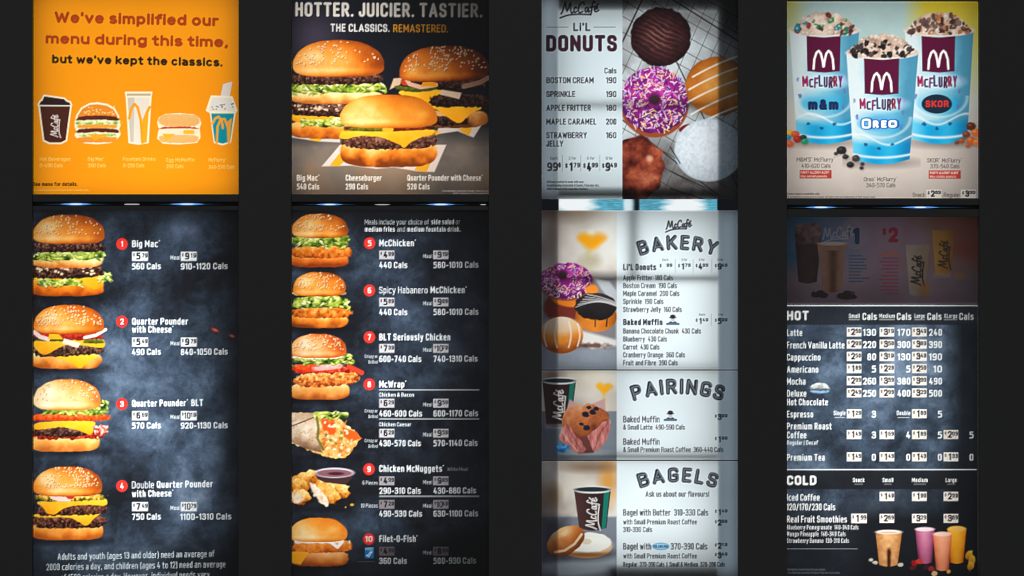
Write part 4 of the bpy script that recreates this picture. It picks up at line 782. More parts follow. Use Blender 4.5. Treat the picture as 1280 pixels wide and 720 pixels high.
with part('pairings_picture', 'photo background with blurred yellow flower'):
    bokeh(677, 463, 771, 575, [(740, 470, 30, 16, (232, 220, 200), .7), (690, 470, 12, 8, (110, 84, 70), .6), (752, 505, 16, 18, (220, 206, 190), .6)]); ell(750, 482, 4.5, 3.6, (246, 176, 40), soft=2); ell(760, 483, 5, 3.6, (240, 170, 40), soft=2); poly([(746, 483), (765, 483), (755, 494)], (244, 168, 24), soft=2); ell(755, 500, 3, 5, (210, 180, 120), .7, soft=2.5); rect(677, 514, 771, 580, (122, 128, 136), soft=1); rect(677, 535, 710, 580, (96, 102, 112), .7, soft=6); ell(735, 567, 30, 4, (200, 206, 210), .7, soft=3)
with part('coffee_cup_picture', 'brown paper coffee cup with white script'):
    paper_cup(678, 720, 476, 531, 683, 713, 690, 525, 14.5); rect(681, 530, 706, 536, (150, 146, 146), .7, soft=1)
with part('muffin_picture', 'blueberry muffin in pink paper'):
    poly([(712, 499), (726, 508), (740, 505), (756, 498), (757, 512), (763, 535), (748, 563), (724, 566), (700, 550), (699, 545)], (196, 150, 146), soft=.7)
    ell(732, 526, 30, 20, None, fn=lambda u, v, X, Y: ramp(.55 - .3 * v - .25 * u + .6 * (fbm(X, Y, 8, 4, 4) - .5), [(62, 28, 16), (136, 66, 34), (186, 104, 60), (220, 152, 106)]), rag=2.2, rs=7)
    for x, y, r_ in ((732, 518, 4.5), (741, 515, 4), (745, 511, 3.5), (736, 509, 3), (727, 530, 3), (733, 535, 4)): ell(x, y, r_, r_ * .8, (28, 30, 44), rag=.8, rs=2)
    def wrp(a_, b_): return lambda X, Y: ramp(.5 + .9 * (fbm(X * 2.2, Y * .7, 7, a_, 4) - .5) + b_, [(104, 46, 42), (168, 90, 84), (208, 130, 122), (232, 172, 162)])
    poly([(716, 540), (726, 546), (740, 546), (748, 540), (742, 566), (724, 567)], (104, 56, 50), soft=1.2)
    poly([(700, 549), (703, 536), (708, 527), (713, 534), (719, 543), (727, 553), (732, 562), (729, 567), (720, 566), (706, 556)], None, fn=wrp(2, 0), soft=.7, rag=1)
    poly([(735, 545), (744, 536), (752, 529), (763, 524), (762, 540), (757, 552), (748, 563), (741, 563), (738, 554)], None, fn=wrp(4, .05), soft=.7, rag=1)
    pline([(708, 530), (716, 546), (726, 562)], .7, (120, 64, 62), .6); pline([(760, 528), (750, 542), (744, 560)], .7, (120, 64, 62), .6); pline([(703, 540), (712, 553), (722, 564)], .6, (236, 196, 190), .6)
with part('candy_picture', 'blue wrapped candy'): ell(703, 559, 9, 6, None, fn=lambda u, v, X, Y: ramp(fbm(X, Y, 4, 3), [(10, 40, 90), (40, 120, 180), (180, 220, 240)]), rag=2, rs=4)
STATE['clip'] = (677, 463, 922, 575)
arc("PAIRINGS", 847, 493, 110, 20, 9, LINK, .13)
text("Baked Muffin", 779, 824.5, 528, 8, .03, LINK, name='item_name'); emblem(838, 519); text("& Small Latte  490-590 Cals", 779, 856, 537, 6.2, .03, LINK, name='item_name'); price(893, 909, 525, 7.8, '3', '99', LINK)
text("Baked Muffin", 779, 824.5, 556, 8, .03, LINK, name='item_name'); text("& Small Premium Roast Coffee  360-440 Cals", 779, 904, 565, 6.2, .03, LINK, name='item_name'); price(893, 909, 553, 7.8, '1', '99', LINK)

poster(677, 576, 922, 740, 'bagels_menu', 'pale menu panel headed BAGELS with bagel and cup on grey table', 'menu board'); cream(677, 576, 922, 740, 771, 6)
STATE['clip'] = (677, 576, 771, 740)
with part('bagels_picture', 'photo background of a blurred kitchen and grey table'):
    bokeh(677, 576, 771, 740, [(760, 600, 10, 26, (216, 140, 50), .8), (712, 600, 20, 16, (236, 224, 208), .7), (690, 618, 10, 12, (150, 110, 60), .6), (740, 584, 30, 6, (120, 88, 66), .7), (684, 640, 14, 30, (130, 110, 100), .5)]); rect(677, 646, 771, 740, (120, 124, 134), soft=1.5); rect(677, 648, 708, 700, (52, 50, 58), .7, soft=8)
    poly([(677, 705), (771, 695), (771, 712), (720, 720), (677, 720)], (170, 178, 184), .8, soft=3)
with part('coffee_cup_picture', 'brown paper coffee cup with white script'): paper_cup(717.5, 763.5, 612, 660, 724, 758, 731.5, 661, 15)
with part('bagel_picture', 'sliced bagel with cream cheese'):
    ell(732, 693, 33, 8, (40, 40, 46), .5, soft=4); ell(733, 684, 32, 14, None, fn=lambda u, v, X, Y: ramp(.5 - .3 * v, [(150, 90, 50), (214, 164, 110), (230, 196, 150)])); ell(736, 678, 29, 12, (238, 232, 222), rag=1, rs=5); ell(733, 677, 6.5, 3.6, (196, 168, 120)); ell(736, 682, 29, 10, (250, 246, 236), .5, soft=2)
    ell(707, 676, 25, 17, None, rot=-.55, rag=.8, rs=8, fn=lambda u, v, X, Y: ramp(.52 - .45 * v - .25 * u * u + .3 * (fbm(X, Y, 9, 3) - .5) + .3 * np.exp(-((v + .5) ** 2 + (u - .1) ** 2) / .08), [(100, 44, 16), (176, 92, 38), (216, 140, 76), (244, 200, 150)]))
    pline([(694, 690), (706, 688), (718, 680), (727, 668)], 1.6, (236, 206, 164), .9); ell(733, 693, 26, 2.4, (96, 50, 24), .55, soft=1.5)
STATE['clip'] = (677, 576, 922, 740)
arc("BAGELS", 847, 603, 94, 19, 8, LINK, .13)
text("Ask us about our flavours!", 807, 886.5, 621, 7, .035, LINK); text("Bagel with Butter  310-330 Cals", 779, 885, 644.6, 8.2, .035, LINK, name='item_name')
text("with Small Premium Roast Coffee", 779, 871, 655.6, 6.4, .03, LINK, name='item_name'); text("310-330 Cals", 779, 815, 665, 6.4, .03, LINK, name='calorie_count')
text("Bagel with", 779, 814, 687, 8.2, .035, LINK, name='item_name')
with part('brand_emblem', 'small blue oval emblem'): ell(826, 683, 10.5, 4.6, (60, 150, 200)); ell(826, 683, 9.8, 3.8, (214, 232, 240), .7)
text("PHILADELPHIA", 816.5, 835.5, 684.8, 3.4, .09, (20, 80, 140), mark=False); text("370-390 Cals", 838.5, 884, 687, 8.2, .035, LINK, name='calorie_count')
text("with Small Premium Roast Coffee", 779, 871, 698, 6.4, .03, LINK, name='item_name'); text("Regular  370-390 Cals  |  Small & Medium  370-390 Cals", 779, 906, 708.4, 6, .05, LINK, name='item_name')
for y, d_, c_ in ((644, '1', '49'), (657, '2', '98'), (686, '2', '19'), (698, '3', '49')): price(893, 909, y, 7.8, d_, c_, LINK)

# ================================================================== 8 drinks
poster(983, 271, 1222, 380, 'drinks_poster', 'dim unlit poster of iced drinks with large $1 and $2, above the drinks list', 'poster')
sl, X, Y = win(983, 271, 1222, 380); n = fbm(X, Y, 40, 4, 4)
b_ = ramp((X - 983) / 239 + (n - .5) * .35, [(20, 110, 160), (60, 120, 165), (150, 140, 165), (160, 135, 160), (150, 110, 90), (150, 70, 50)]); lo = np.clip((Y - 320) / 26, 0, 1)[..., None]
put(sl, np.ones(X.shape, np.float32), b_ * (1 - lo) + ramp(n, [(120, 104, 118), (170, 156, 170)]) * lo)
with part('price_figure', 'round $1 price in blue'): ell(1068, 292, 18, 20, (176, 166, 186), .28, soft=.8)
text("$", 1059, 1064, 295, 10, .1, (8, 62, 104), mark=False); text("1", 1063, 1077, 305.5, 21, .17, (8, 62, 104), mark=False)
with part('price_figure', 'round $2 price in red'): ell(1112, 292, 18, 20, (176, 156, 172), .25, soft=.8)
text("$", 1103, 1108, 294, 9, .1, (176, 40, 60), mark=False); text("2", 1109, 1124, 303, 19, .14, (176, 40, 60), mark=False)
with part('script_logo'): script(1027, 285, 15, (200, 206, 220), rot=-.1, r=.05, a=.8)
with part('drink_picture', 'tall dark iced drink with cream'):
    cup(994, 1026, 302, 352, 998, 1021, lambda u, t, X, Y: ramp(.4 - .3 * u * u + .3 * (fbm(X, Y, 8, 3) - .5), [(30, 18, 16), (64, 44, 40), (96, 70, 64)])); band(1010, 292, 17, 13, [(60, 44, 44), (110, 84, 84), (150, 120, 120)], p=6, na=.9, ns=6, rag=1)
with part('drink_picture', 'iced latte in clear cup'):
    cup(1021.5, 1058, 304, 363, 1028, 1052, lambda u, t, X, Y: ramp(.6 - .5 * np.exp(-(u - .1) ** 2 / .15) * (t > .15) + .2 * (fbm(X, Y, 8, 3) - .5), [(70, 44, 26), (150, 112, 84), (210, 180, 160)])); ell(1040, 304.5, 18, 2.4, (226, 204, 196)); ell(1024, 368, 9, 4, (44, 34, 34), rag=2); ell(1058, 370, 11, 5, (44, 34, 34), rag=2)
with part('drink_picture', 'pale smoothie cup with dark script'):
    cup(1132, 1162, 306, 368, 1137, 1157, lambda u, t, X, Y: ramp(.6 - .3 * u + .4 * (fbm(X, Y, 10, 3) - .5), [(140, 120, 84), (176, 160, 130), (196, 186, 170)])); script(1138, 356, 14, (40, 40, 30), rot=-math.pi / 2 + .05, r=.07); ell(1156, 362, 6, 9, (210, 130, 40), .6, soft=3)
with part('drink_picture', 'yellow smoothie cup with dark script'):
    cup(1165, 1193, 288, 342, 1169, 1189, lambda u, t, X, Y: ramp(.5 - .35 * u + .3 * (fbm(X, Y, 10, 3) - .5), [(150, 92, 26), (196, 138, 40), (214, 166, 76)])); script(1172, 335, 13, (60, 50, 24), rot=-math.pi / 2 + .05, r=.07); rect(1166, 341, 1188, 347, (196, 170, 150), .6, soft=2); ell(1200, 345, 8, 5, (190, 130, 60), .6, soft=2)
r = random.Random(3)
sl, X, Y = win(983, 271, 1222, 380); put(sl, .26 + .1 * fbm(X, Y, 60, 2) * 1.0, (128, 108, 112))
for i in range(9): rect(1061, 319 + i * 4, 1061 + r.uniform(14, 28), 320.6 + i * 4, (40, 100, 140), .75)
for i in range(13): x = r.uniform(14, 26); rect(1123 - x, 313 + i * 4.4, 1123, 315 + i * 4.4, (170, 70, 100) if i > 1 else (200, 110, 50), .7)

poster(983, 381, 1222, 740, 'drinks_menu', 'dark slate drinks list with HOT and COLD prices and smoothies at bottom right', 'menu board')
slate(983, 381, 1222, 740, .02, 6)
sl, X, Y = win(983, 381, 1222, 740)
put(sl, np.clip((X - 1178) / 26, 0, 1) * .8 * (Y > 404) + np.clip((Y - 625) / 30, 0, 1) * .72 + np.clip((X - 1040) / 60, 0, 1) * np.clip((Y - 590) / 10, 0, 1) * .4, (21, 24, 29))  # weaker backlight at the right and lower down, painted as darker ink
with part('header_band', 'dark band behind HOT heading'): rect(983, 383.5, 1222, 406, (34, 36, 42), .82, soft=.6)
with part('header_band', 'dark band behind COLD heading'): rect(983, 588.5, 1222, 611.5, (26, 27, 31), .85, soft=.6)
with part('rule'): rect(983, 381, 1222, 382.8, (232, 232, 226))
hline(983, 1221, 587, (200, 205, 205), .8)
WT = (236, 242, 238)
text("HOT", 983.5, 1011, 400.4, 12, .12, WT, name='heading'); text("COLD", 983.5, 1020.5, 606.4, 12, .12, WT, name='heading')
for s, x0, x1, c1 in (("Small", 1061, 1074.5, 1078), ("Medium", 1099, 1118.5, 1121), ("Large", 1143, 1156, 1159), ("XLarge", 1180, 1196.5, 1199)):
    text(s, x0, x1, 397.4, 5.4, .08, WT, name='column_heading'); rect(x0, 399, x1, 399.9, WT, .9); text("Cals", c1, c1 + 18, 400, 9, .09, WT, name='column_heading')
for s, x0, x1 in (("Snack", 1066, 1080.5), ("Small", 1103, 1116.5), ("Medium", 1140, 1159.5), ("Large", 1182, 1196)):
    text(s, x0, x1, 602.8, 5.6, .08, WT, name='column_heading'); rect(x0 + 2, 605, x1 - 2, 605.8, WT, .6)
TX = (1058.5, 1099.5, 1140, 1179.5); VX = (1095, 1138, 1177.5, 1217); TC = (232, 222, 214)
def row8(y, cells, vy=None):
    for k, c in enumerate(cells):
        if not c: continue
        tag(TX[k], y + .2, TX[k] + 18.4, y + 11.6, c[0], c[1], col=TC, ink=(40, 34, 34))
        if c[2]: n_ = len(c[2]); text(c[2], VX[k] - 5.4 * n_, VX[k], y + 10.8, 8.8, .09, WT, name='calorie_count')
for s, x1, y in (("Latte", 1003, 420), ("French Vanilla Latte", 1055.5, 435.6), ("Cappuccino", 1025.5, 450.8), ("Americano", 1023, 466), ("Mocha", 1007, 481), ("Deluxe", 1008, 496), ("Hot Chocolate", 1035, 506.8), ("Espresso", 1016.5, 522), ("Premium Roast", 1039.5, 537), ("Coffee", 1008, 548), ("Premium Tea", 1031, 576)):
    text(s, 983.5, x1, y, 8.6, .06, WT, name='item_name')
text("Regular | Decaf", 983.5, 1022.5, 556, 5.4, .06, WT); text("Single", 1042, 1057, 519, 5.6, .08, WT); rect(1043, 521.4, 1056, 522.2, WT, .7); text("Double", 1121, 1138, 519, 5.6, .08, WT); rect(1122, 521.4, 1137, 522.2, WT, .7)
row8(409, [('2', '50', '130'), ('3', '19', '170'), ('3', '49', '240')]); row8(424.3, [('2', '99', '220'), ('3', '50', '300'), ('3', '89', '390')]); row8(439.6, [('2', '50', '80'), ('3', '19', '130'), ('3', '49', '190')])
row8(454.8, [('1', '89', '5'), ('2', '29', '5'), ('2', '59', '10')]); row8(470, [('2', '99', '260'), ('3', '59', '380'), ('3', '99', '490')]); row8(485.2, [('2', '49', '250'), ('2', '99', '400'), ('3', '29', '500')])
row8(511.3, [('1', '29', '3'), None, ('1', '89', '5')]); row8(537.3, [('1', '49', '3'), ('1', '69', '4'), ('1', '89', '5'), ('2', '09', '5')]); row8(565.2, [('1', '49', '0'), ('1', '49', '0'), ('1', '49', '0'), ('1', '33', '0')])
with part('brand_emblem', 'small curved chocolate emblem'): band(1024.5, 485, 12, 3.4, [(150, 160, 160), (224, 228, 224)], p=3, sag=-3, na=1); ell(1024, 486, 5, 1.2, (150, 130, 116), .6); band(1024.5, 489, 11, 1.6, [(110, 150, 190), (150, 180, 205)], p=3, sag=1)
for s, x1, y in (("Iced Coffee", 1024.5, 626), ("120/170/230 Cals", 1044, 638), ("Real Fruit Smoothies", 1058.5, 653.2)): text(s, 983.5, x1, y, 8.6, .06, WT, name='item_name')
for s, x1, y in (("Blueberry Pomegranate  140-340 Cals", 1073, 662), ("Mango Pineapple  140-340 Cals", 1057, 670.2), ("Strawberry Banana  130-310 Cals", 1061, 678.6)): text(s, 983.5, x1, y, 5.8, .05, WT, name='item_name')
row8(614.6, [None, ('1', '49', ''), ('1', '99', ''), ('2', '39', '')]); tag(1064, 642, 1083.5, 654, '1', '99', col=TC, ink=(40, 34, 34)); row8(642, [None, ('2', '69', ''), ('3', '29', ''), ('3', '69', '')])
hline(983, 1072, 686, (150, 160, 165), .4, .8)
for i in range(2): text("At participating restaurants in Canada. Prices may vary by place.", 984, 1032 + 18 * i, 713 + i * 4, 2.4, .03, (120, 126, 130), name='fine_print')
def fr(u, t, X, Y, st): return ramp(.6 - .45 * u * u + .25 * (.3 - t) + .15 * (fbm(X, Y, 8, 2) - .5), st)
with part('drink_picture', 'purple smoothie'): cup(1144, 1168.5, 661, 703, 1148, 1165, lambda u, t, X, Y: fr(u, t, X, Y, [(80, 30, 54), (160, 76, 112), (206, 130, 160), (240, 200, 214)])); ell(1156, 661.5, 12, 2.6, (246, 214, 220))
with part('drink_picture', 'orange yellow smoothie'): cup(1184, 1208, 661, 703, 1188, 1204, lambda u, t, X, Y: fr(u, t, X, Y, [(190, 90, 10), (240, 150, 20), (255, 186, 50), (255, 220, 130)])); ell(1196, 661, 11.5, 3.6, (250, 190, 90)); [ell(x_, y_, 4.6, 6, None, rag=1.4, rs=4, rot=.4, fn=lambda u, v, X, Y: ramp(.6 - .4 * v + .5 * (fbm(X, Y, 4, 2) - .5), [(150, 90, 10), (226, 150, 24), (252, 200, 70)])) for x_, y_ in ((1211, 694), (1215, 701), (1213, 708))]
with part('drink_picture', 'peach smoothie in front'): cup(1166, 1190, 668, 712, 1170, 1186, lambda u, t, X, Y: fr(u, t, X, Y, [(150, 70, 40), (226, 128, 90), (244, 170, 132), (255, 220, 200)])); ell(1178, 667.5, 11.5, 2.8, (250, 206, 190))
with part('fruit_picture', 'red berries and nuts under the smoothies'):
    for x, y, r_, c in ((1143, 704, 4, (140, 24, 24)), (1149, 702, 4, (190, 50, 40)), (1141, 710, 3.4, (90, 20, 24)), (1158, 709, 4, (60, 24, 40)), (1164, 711, 4, (140, 40, 40)), (1168, 717, 4, (214, 180, 130)), (1186, 714, 3, (230, 170, 80))): ell(x, y, r_, r_ * .85, c, rag=.7, rs=3)
with part('drink_picture', 'iced coffee with cream'):
    cup(1094.5, 1127.5, 666, 706, 1099, 1122, lambda u, t, X, Y: ramp(.62 - .3 * u * u - .75 * np.exp(-((u - .05) / .2) ** 2) * np.clip((t - .42) * 6, 0, 1) + .3 * (fbm(X, Y, 5, 6) - .5), [(60, 34, 18), (170, 110, 60), (220, 168, 112), (246, 218, 184)])); ell(1111, 665, 16.5, 2.8, (236, 224, 214)); ell(1111, 665.6, 13, 1.5, (206, 180, 160))
    for x, y in ((1089, 700), (1093, 703), (1125, 706)): ell(x, y, 3.6, 2.4, (196, 184, 170), rag=.8)

# ------------------------------------------------------------------ materials
def ink_mat():
    m = bpy.data.materials.new('backlit_print_film'); m.use_nodes = True; nt = m.node_tree; nt.nodes.clear()
    at = nt.nodes.new('ShaderNodeAttribute'); at.attribute_name = 'ink'
    tr = nt.nodes.new('ShaderNodeBsdfTranslucent'); gl = nt.nodes.new('ShaderNodeBsdfGlossy'); mx = nt.nodes.new('ShaderNodeMixShader'); o = nt.nodes.new('ShaderNodeOutputMaterial')
    gl.inputs['Roughness'].default_value = .45; mx.inputs[0].default_value = .045
    nt.links.new(at.outputs['Color'], tr.inputs['Color']); nt.links.new(tr.outputs[0], mx.inputs[1]); nt.links.new(gl.outputs[0], mx.inputs[2]); nt.links.new(mx.outputs[0], o.inputs[0])
    return m
def dark_mat(name, base, rough, bump=.2):
    m = bpy.data.materials.new(name); m.use_nodes = True; nt = m.node_tree; b = nt.nodes['Principled BSDF']
    tc = nt.nodes.new('ShaderNodeTexCoord'); nz = nt.nodes.new('ShaderNodeTexNoise'); nz.inputs['Scale'].default_value = 60; nz.inputs['Detail'].default_value = 6
    cr = nt.nodes.new('ShaderNodeMapRange'); cr.inputs[3].default_value = base * .9; cr.inputs[4].default_value = base * 1.1
    nt.links.new(tc.outputs['Object'], nz.inputs['Vector']); nt.links.new(nz.outputs[0], cr.inputs[0]); nt.links.new(cr.outputs[0], b.inputs['Base Color'])
    b.inputs['Roughness'].default_value = rough; bp = nt.nodes.new('ShaderNodeBump'); bp.inputs['Strength'].default_value = bump; bp.inputs['Distance'].default_value = .0004
    n2 = nt.nodes.new('ShaderNodeTexNoise'); n2.inputs['Scale'].default_value = 900; nt.links.new(tc.outputs['Object'], n2.inputs['Vector']); nt.links.new(n2.outputs[0], bp.inputs['Height']); nt.links.new(bp.outputs[0], b.inputs['Normal'])
    return m
def emit_mat(name, col, st, attr=False):
    m = bpy.data.materials.new(name); m.use_nodes = True; nt = m.node_tree; nt.nodes.clear()
    e = nt.nodes.new('ShaderNodeEmission'); o = nt.nodes.new('ShaderNodeOutputMaterial'); e.inputs[0].default_value = (*col, 1); e.inputs[1].default_value = st
    if attr:
        a = nt.nodes.new('ShaderNodeAttribute'); a.attribute_name = 'ink'; nt.links.new(a.outputs['Color'], e.inputs[0])
    nt.links.new(e.outputs[0], o.inputs[0]); return m
FILM = ink_mat(); FRAME = dark_mat('black_powder_coat', .042, .55); INNER = dark_mat('light_box_lining', .03, .9, 0)

# ------------------------------------------------------------------ prints -> meshes
def tag_obj(o, label=None, cat=None, group=None, kind=None):
    for k, v in (('label', label), ('category', cat), ('group', group), ('kind', kind)):
        if v: o[k] = v
def empty(name, loc, **k):
    o = bpy.data.objects.new(name, None); o.empty_display_size = .05; o.location = loc; COL.objects.link(o); tag_obj(o, **k); return o
def grid_mesh(name, mask, gx, gy, cols, mat, parent, origin, yy=0.0):
    """mask: cells (h,w); gx,gy: print coordinates of its corner; cols: corner colours (h+1,w+1,3) linear"""
    h, w = mask.shape; vid = np.full((h + 1, w + 1), -1, np.int64); js, is_ = np.nonzero(mask)
    use = np.zeros((h + 1, w + 1), bool)
    for a, b in ((0, 0), (1, 0), (0, 1), (1, 1)): use[js + a, is_ + b] = True
    vj, vi = np.nonzero(use); vid[vj, vi] = np.arange(len(vj))
    co = np.empty((len(vj), 3), np.float32); co[:, 0] = (gx + vi - CX) * S - origin[0]; co[:, 1] = yy - origin[1]; co[:, 2] = (360 - (gy + vj)) * S + CZ - origin[2]
    f = np.stack([vid[js + 1, is_], vid[js + 1, is_ + 1], vid[js, is_ + 1], vid[js, is_]], 1).astype(np.int32)
    me = bpy.data.meshes.new(name); n = len(f); me.vertices.add(len(co)); me.vertices.foreach_set('co', co.ravel())
    me.loops.add(n * 4); me.loops.foreach_set('vertex_index', f.ravel()); me.polygons.add(n); me.polygons.foreach_set('loop_start', np.arange(0, n * 4, 4, dtype=np.int32))
    me.update(calc_edges=True)
    at = me.color_attributes.new('ink', 'FLOAT_COLOR', 'POINT'); c = np.ones((len(vj), 4), np.float32); c[:, :3] = cols[vj, vi]; at.data.foreach_set('color', c.ravel())
    me.materials.append(mat); o = bpy.data.objects.new(name, me); COL.objects.link(o); o.parent = parent; return o
def lin(c): c = np.clip(c, 0, 1); return np.where(c <= .04045, c / 12.92, ((c + .055) / 1.055) ** 2.4)

_p = np.pad(CV, ((3, 3), (3, 3), (0, 0)), 'edge'); _b = np.zeros_like(CV)
for _i in (0, 1, 2, 3, 4, 5, 6):
    for _j in (0, 2, 3, 4, 6): _b += _p[_i:_i + CV.shape[0], _j:_j + CV.shape[1]]
CV += .55 * (CV - _b / 35); np.clip(CV, 0, 1, out=CV); del _p, _b
for (x0, y0, x1, y1, name, label, cat) in POSTERS:
    # colours at the grid corners: mean of the four sub-pixels round each corner, edges clamped to the poster
    sub = CV[(y0 - Y0) * SS:(y1 - Y0) * SS, (x0 - X0) * SS:(x1 - X0) * SS]
    p = np.pad(sub, ((1, 1), (1, 1), (0, 0)), 'edge')
    q = (p[:-1, :-1] + p[1:, :-1] + p[:-1, 1:] + p[1:, 1:]) / 4
    corner = lin(q[::SS, ::SS]); L = LAB[y0 - Y0:y1 - Y0, x0 - X0:x1 - X0]
    org = (wx((x0 + x1) / 2), 0, wz(y1)); root = empty(name, org, label=label, cat=cat)
    ids = [i for i in np.unique(L)]
    for i in ids:
        m = L == i
        if i and m.sum() < 6: continue
        jj, ii = np.nonzero(m); a, b, c_, d_ = jj.min(), jj.max() + 1, ii.min(), ii.max() + 1
        nm, lb = PARTS[i] if i else ('printed_background', None)
        if i == 0:
            for k in ids:
                if k and (L == k).sum() < 6: m |= L == k
            a, b, c_, d_ = 0, L.shape[0], 0, L.shape[1]
        o = grid_mesh(nm, m[a:b, c_:d_], x0 + c_, y0 + a, corner[a:b + 1, c_:d_ + 1], FILM, root, org)
        if lb: o['label'] = lb
del CV

# ------------------------------------------------------------------ black frame, light boxes, slits
def box(name, x0, y0, x1, y1, ya, yb, mat, parent, bev=.0015):
    """box in print coordinates, depth ya..yb in metres"""
    X_ = (wx(x0), wx(x1)); Z_ = (wz(y1), wz(y0)); cx, cy, cz = sum(X_) / 2, (ya + yb) / 2, sum(Z_) / 2
    import bmesh
    bm = bmesh.new(); bmesh.ops.create_cube(bm, size=1); bmesh.ops.scale(bm, vec=(X_[1] - X_[0], yb - ya, Z_[1] - Z_[0]), verts=bm.verts)
    if bev: bmesh.ops.bevel(bm, geom=bm.edges[:], offset=bev, segments=2, affect='EDGES', profile=.5)
    me = bpy.data.meshes.new(name); bm.to_mesh(me); bm.free(); me.materials.append(mat)
    o = bpy.data.objects.new(name, me); COL.objects.link(o)
    o.location = (cx, cy, cz)
    if parent: o.parent = parent; o.location = (cx - parent.location.x, cy - parent.location.y, cz - parent.location.z)
    return o
fr_ = empty('menu_board_frame', (0, 0, wz(780)), label='black frame dividing the backlit menu board into four columns', cat='frame')
F0, F1 = -.014, .004
for a, b in ((-80, 42), (299, 365), (611, 677), (922, 983), (1222.6, 1360)): box('stile', a, -70, b, 790, F0, F1, FRAME, fr_)
for a, b, y, yb_ in ((42, 299, 243, 263), (365, 611, 243, 263), (983, 1222.6, 248, 271.5)):
    my = 255 if y < 246 else 259
    box('rail', a, y, b, my - 2.6, F0 + .002, F1, FRAME, fr_); box('rail', a, my + 2.6, b, yb_, F0 + .002, F1, FRAME, fr_)
    box('gap_backing', a, my - 2.6, b, my + 2.6, .000, F1 - .001, INNER, fr_, 0)
for a, b, y in ((42, 299, -20), (365, 611, -20), (677, 922, -20), (983, 1222.6, 2)): box('rail', a, -70, b, y, F0 + .002, F1, FRAME, fr_)
for a, b in ((42, 299), (365, 611), (677, 922), (983, 1222.6)): box('rail', a, 740, b, 790, F0 + .002, F1, FRAME, fr_)
for y in (462, 575): box('divider_strip', 677, y + .0, 922, y + 1.0, -.002, .001, FRAME, fr_, 0)
# lining of the light boxes behind the prints
for a in (-10, 42, 299, 365, 611, 677, 922, 983, 1222.6): box('light_box_wall', a - 1, -60, a + 1, 780, .006, .20, INNER, fr_, 0)
box('light_box_back', -80, -70, 1360, 790, .20, .21, INNER, fr_, 0)
for y in (-30, 256, 750): box('light_box_wall', 42, y - 3, 1222, y + 3, .006, .198, INNER, fr_, 0)
box('light_box_wall', 983, 379.6, 1222, 381.4, .003, .198, INNER, fr_, 0)
# bakery column: the lamp tray is narrower than the prints, its walls nearly touch them
for x in (698, 897): box('lamp_tray_wall', x - .8, -28, x + .8, 748, .005, .197, INNER, fr_, 0)
box('lamp_tray_wall', 699, -28, 896, 14, .008, .0085, INNER, fr_, 0)
for y, h_, dpt in ((131, 3, .011), (239, 5, .010), (348, 3, .008), (460, 2.5, .010), (571, 3.5, .008)): box('retaining_bar', 699, y - h_, 896, y + h_, dpt, dpt + .003, INNER, fr_, 0)
box('retaining_bar', 760, 704, 896, 726, .012, .015, INNER, fr_, 0)
box('retaining_bar', 786, 264, 797, 345, .016, .018, INNER, fr_, 0)
box('retaining_bar', 770, 346, 776, 570, .030, .032, INNER, fr_, 0)

# slits of lamp light between the upper and lower boxes
def sliver(name, cx, cy, hw, hh, mat, parent, yy, pw=1.0):
    n = 24; vs = []; fs = []
    for k in range(n + 1):
        u = -1 + 2 * k / n; t = hh * max(.04, (1 - abs(u) ** pw))
        for q, (dy, dz) in enumerate(((0, t), (0, -t))): vs.append((cx * 0 + u * hw * S, 0, dz * S))
    for k in range(n): fs.append((2 * k, 2 * k + 1, 2 * k + 3, 2 * k + 2))
    me = bpy.data.meshes.new(name); me.from_pydata(vs, [], fs); me.materials.append(mat)
    o = bpy.data.objects.new(name, me); COL.objects.link(o); o.parent = parent; o.location = (wx(cx) - parent.location.x, yy - parent.location.y, wz(cy) - parent.location.z)
    return o
E1 = emit_mat('blue_halo', (.03, .12, .26), .5); E2 = emit_mat('blue_lamp', (.12, .38, .95), .9); E3 = emit_mat('white_lamp', (.8, .93, 1), 1.0); E4 = emit_mat('grey_lamp', (.5, .5, .5), .8)
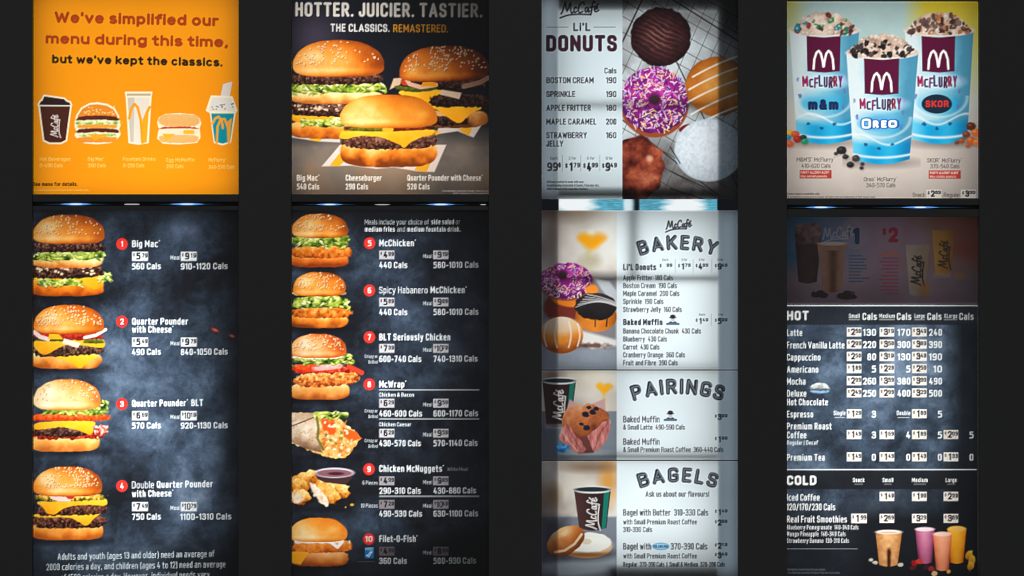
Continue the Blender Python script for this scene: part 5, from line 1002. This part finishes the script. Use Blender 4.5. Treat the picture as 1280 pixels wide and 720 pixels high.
for lab, my, items in (
    ('bluish lamp light leaking through the slit under the orange notice', 255.2, [(95, 44, .7, 20, 1.5, 9, .8), (234, 40, .6, 22, 1.4, 10, .7)]),
    ('bluish lamp light leaking through the slit under the burger poster', 255.6, [(412, 34, .6, 17, 1.2, 8, .7), (551, 34, .6, 18, 1.3, 9, .8)]),
    ('pale lamp light leaking through the slit under the dessert poster', 259.2, [(1026, 40, .7, 20, 1.2, 9, .8), (1150, 60, .7, 24, 1.2, 8, .8)])):
    g = empty('light_slit', (wx(items[0][0]), .0, wz(my)), label=lab, cat='light slit', group='light slits between upper and lower posters')
    for cx, w1, h1, w2, h2, w3, h3 in items:
        sliver('glow_edge', cx, my, w1, h1, E1, g, -.0010); sliver('blue_lamp_strip', cx, my, w2, h2, E2, g, -.0014, 2); sliver('bright_lamp_strip', cx, my, w3, h3, E3, g, -.0018, 3)  # emissive slivers shape the leaking light; glow_edge stands for its halo
    if my < 255.5: sliver('grey_lamp_strip', 165, my + .2, 10, .8, E4, g, -.0012, 8)
    elif my < 256: sliver('grey_lamp_strip', 478, my + .2, 10, .7, E4, g, -.0012, 3); sliver('grey_lamp_strip', 604, my + .2, 4, .6, E4, g, -.0012, 3)
# open lamp gap in the bakery column: the lamp tubes seen directly
g = empty('open_lamp_gap', (wx(797), 0, wz(263)), label='bright white and cyan lamps showing between donut poster and bakery menu', cat='lamp')
gy, gx = np.mgrid[249:264, 677:923].astype(np.float32); nz = fbm(gx * 1.0, gy * 6, 22, 3, 5); n2 = fbm(gx, gy * 9, 8, 5, 3)
dark_ = c3((20, 22, 26)); cy_ = c3((96, 178, 204)); wh_ = c3((238, 244, 246))
def ga(cx, w): return np.clip(1.25 - np.abs((gx - cx) / w) ** 2.2 + (nz - .5) * 1.2 + .04 * np.clip(5 - np.abs(gy - 256), -3, 3), 0, 1)
lit = ((gx > 698) & (gx < 897)).astype(np.float32) * (1 - np.exp(-((gx - 796) / 4.5) ** 2) * (gx < 800)); wht = np.clip(ga(720, 27) + ga(786, 7) * .8 + ga(854, 27), 0, 1)
colr = (cy_ * (.65 + .5 * n2)[..., None]) * (1 - wht[..., None]) + wh_ * wht[..., None]; colr = colr * lit[..., None] + dark_ * (1 - lit[..., None])
colr = np.clip(colr, 0, 1); m_ = np.ones((14, 245), bool)
grid_mesh('lamp_tube', m_, 677, 249, lin(colr), emit_mat('lamp_tube_glass', (1, 1, 1), 1, True), g, tuple(g.location), .001)
print('objects', len(bpy.data.objects))
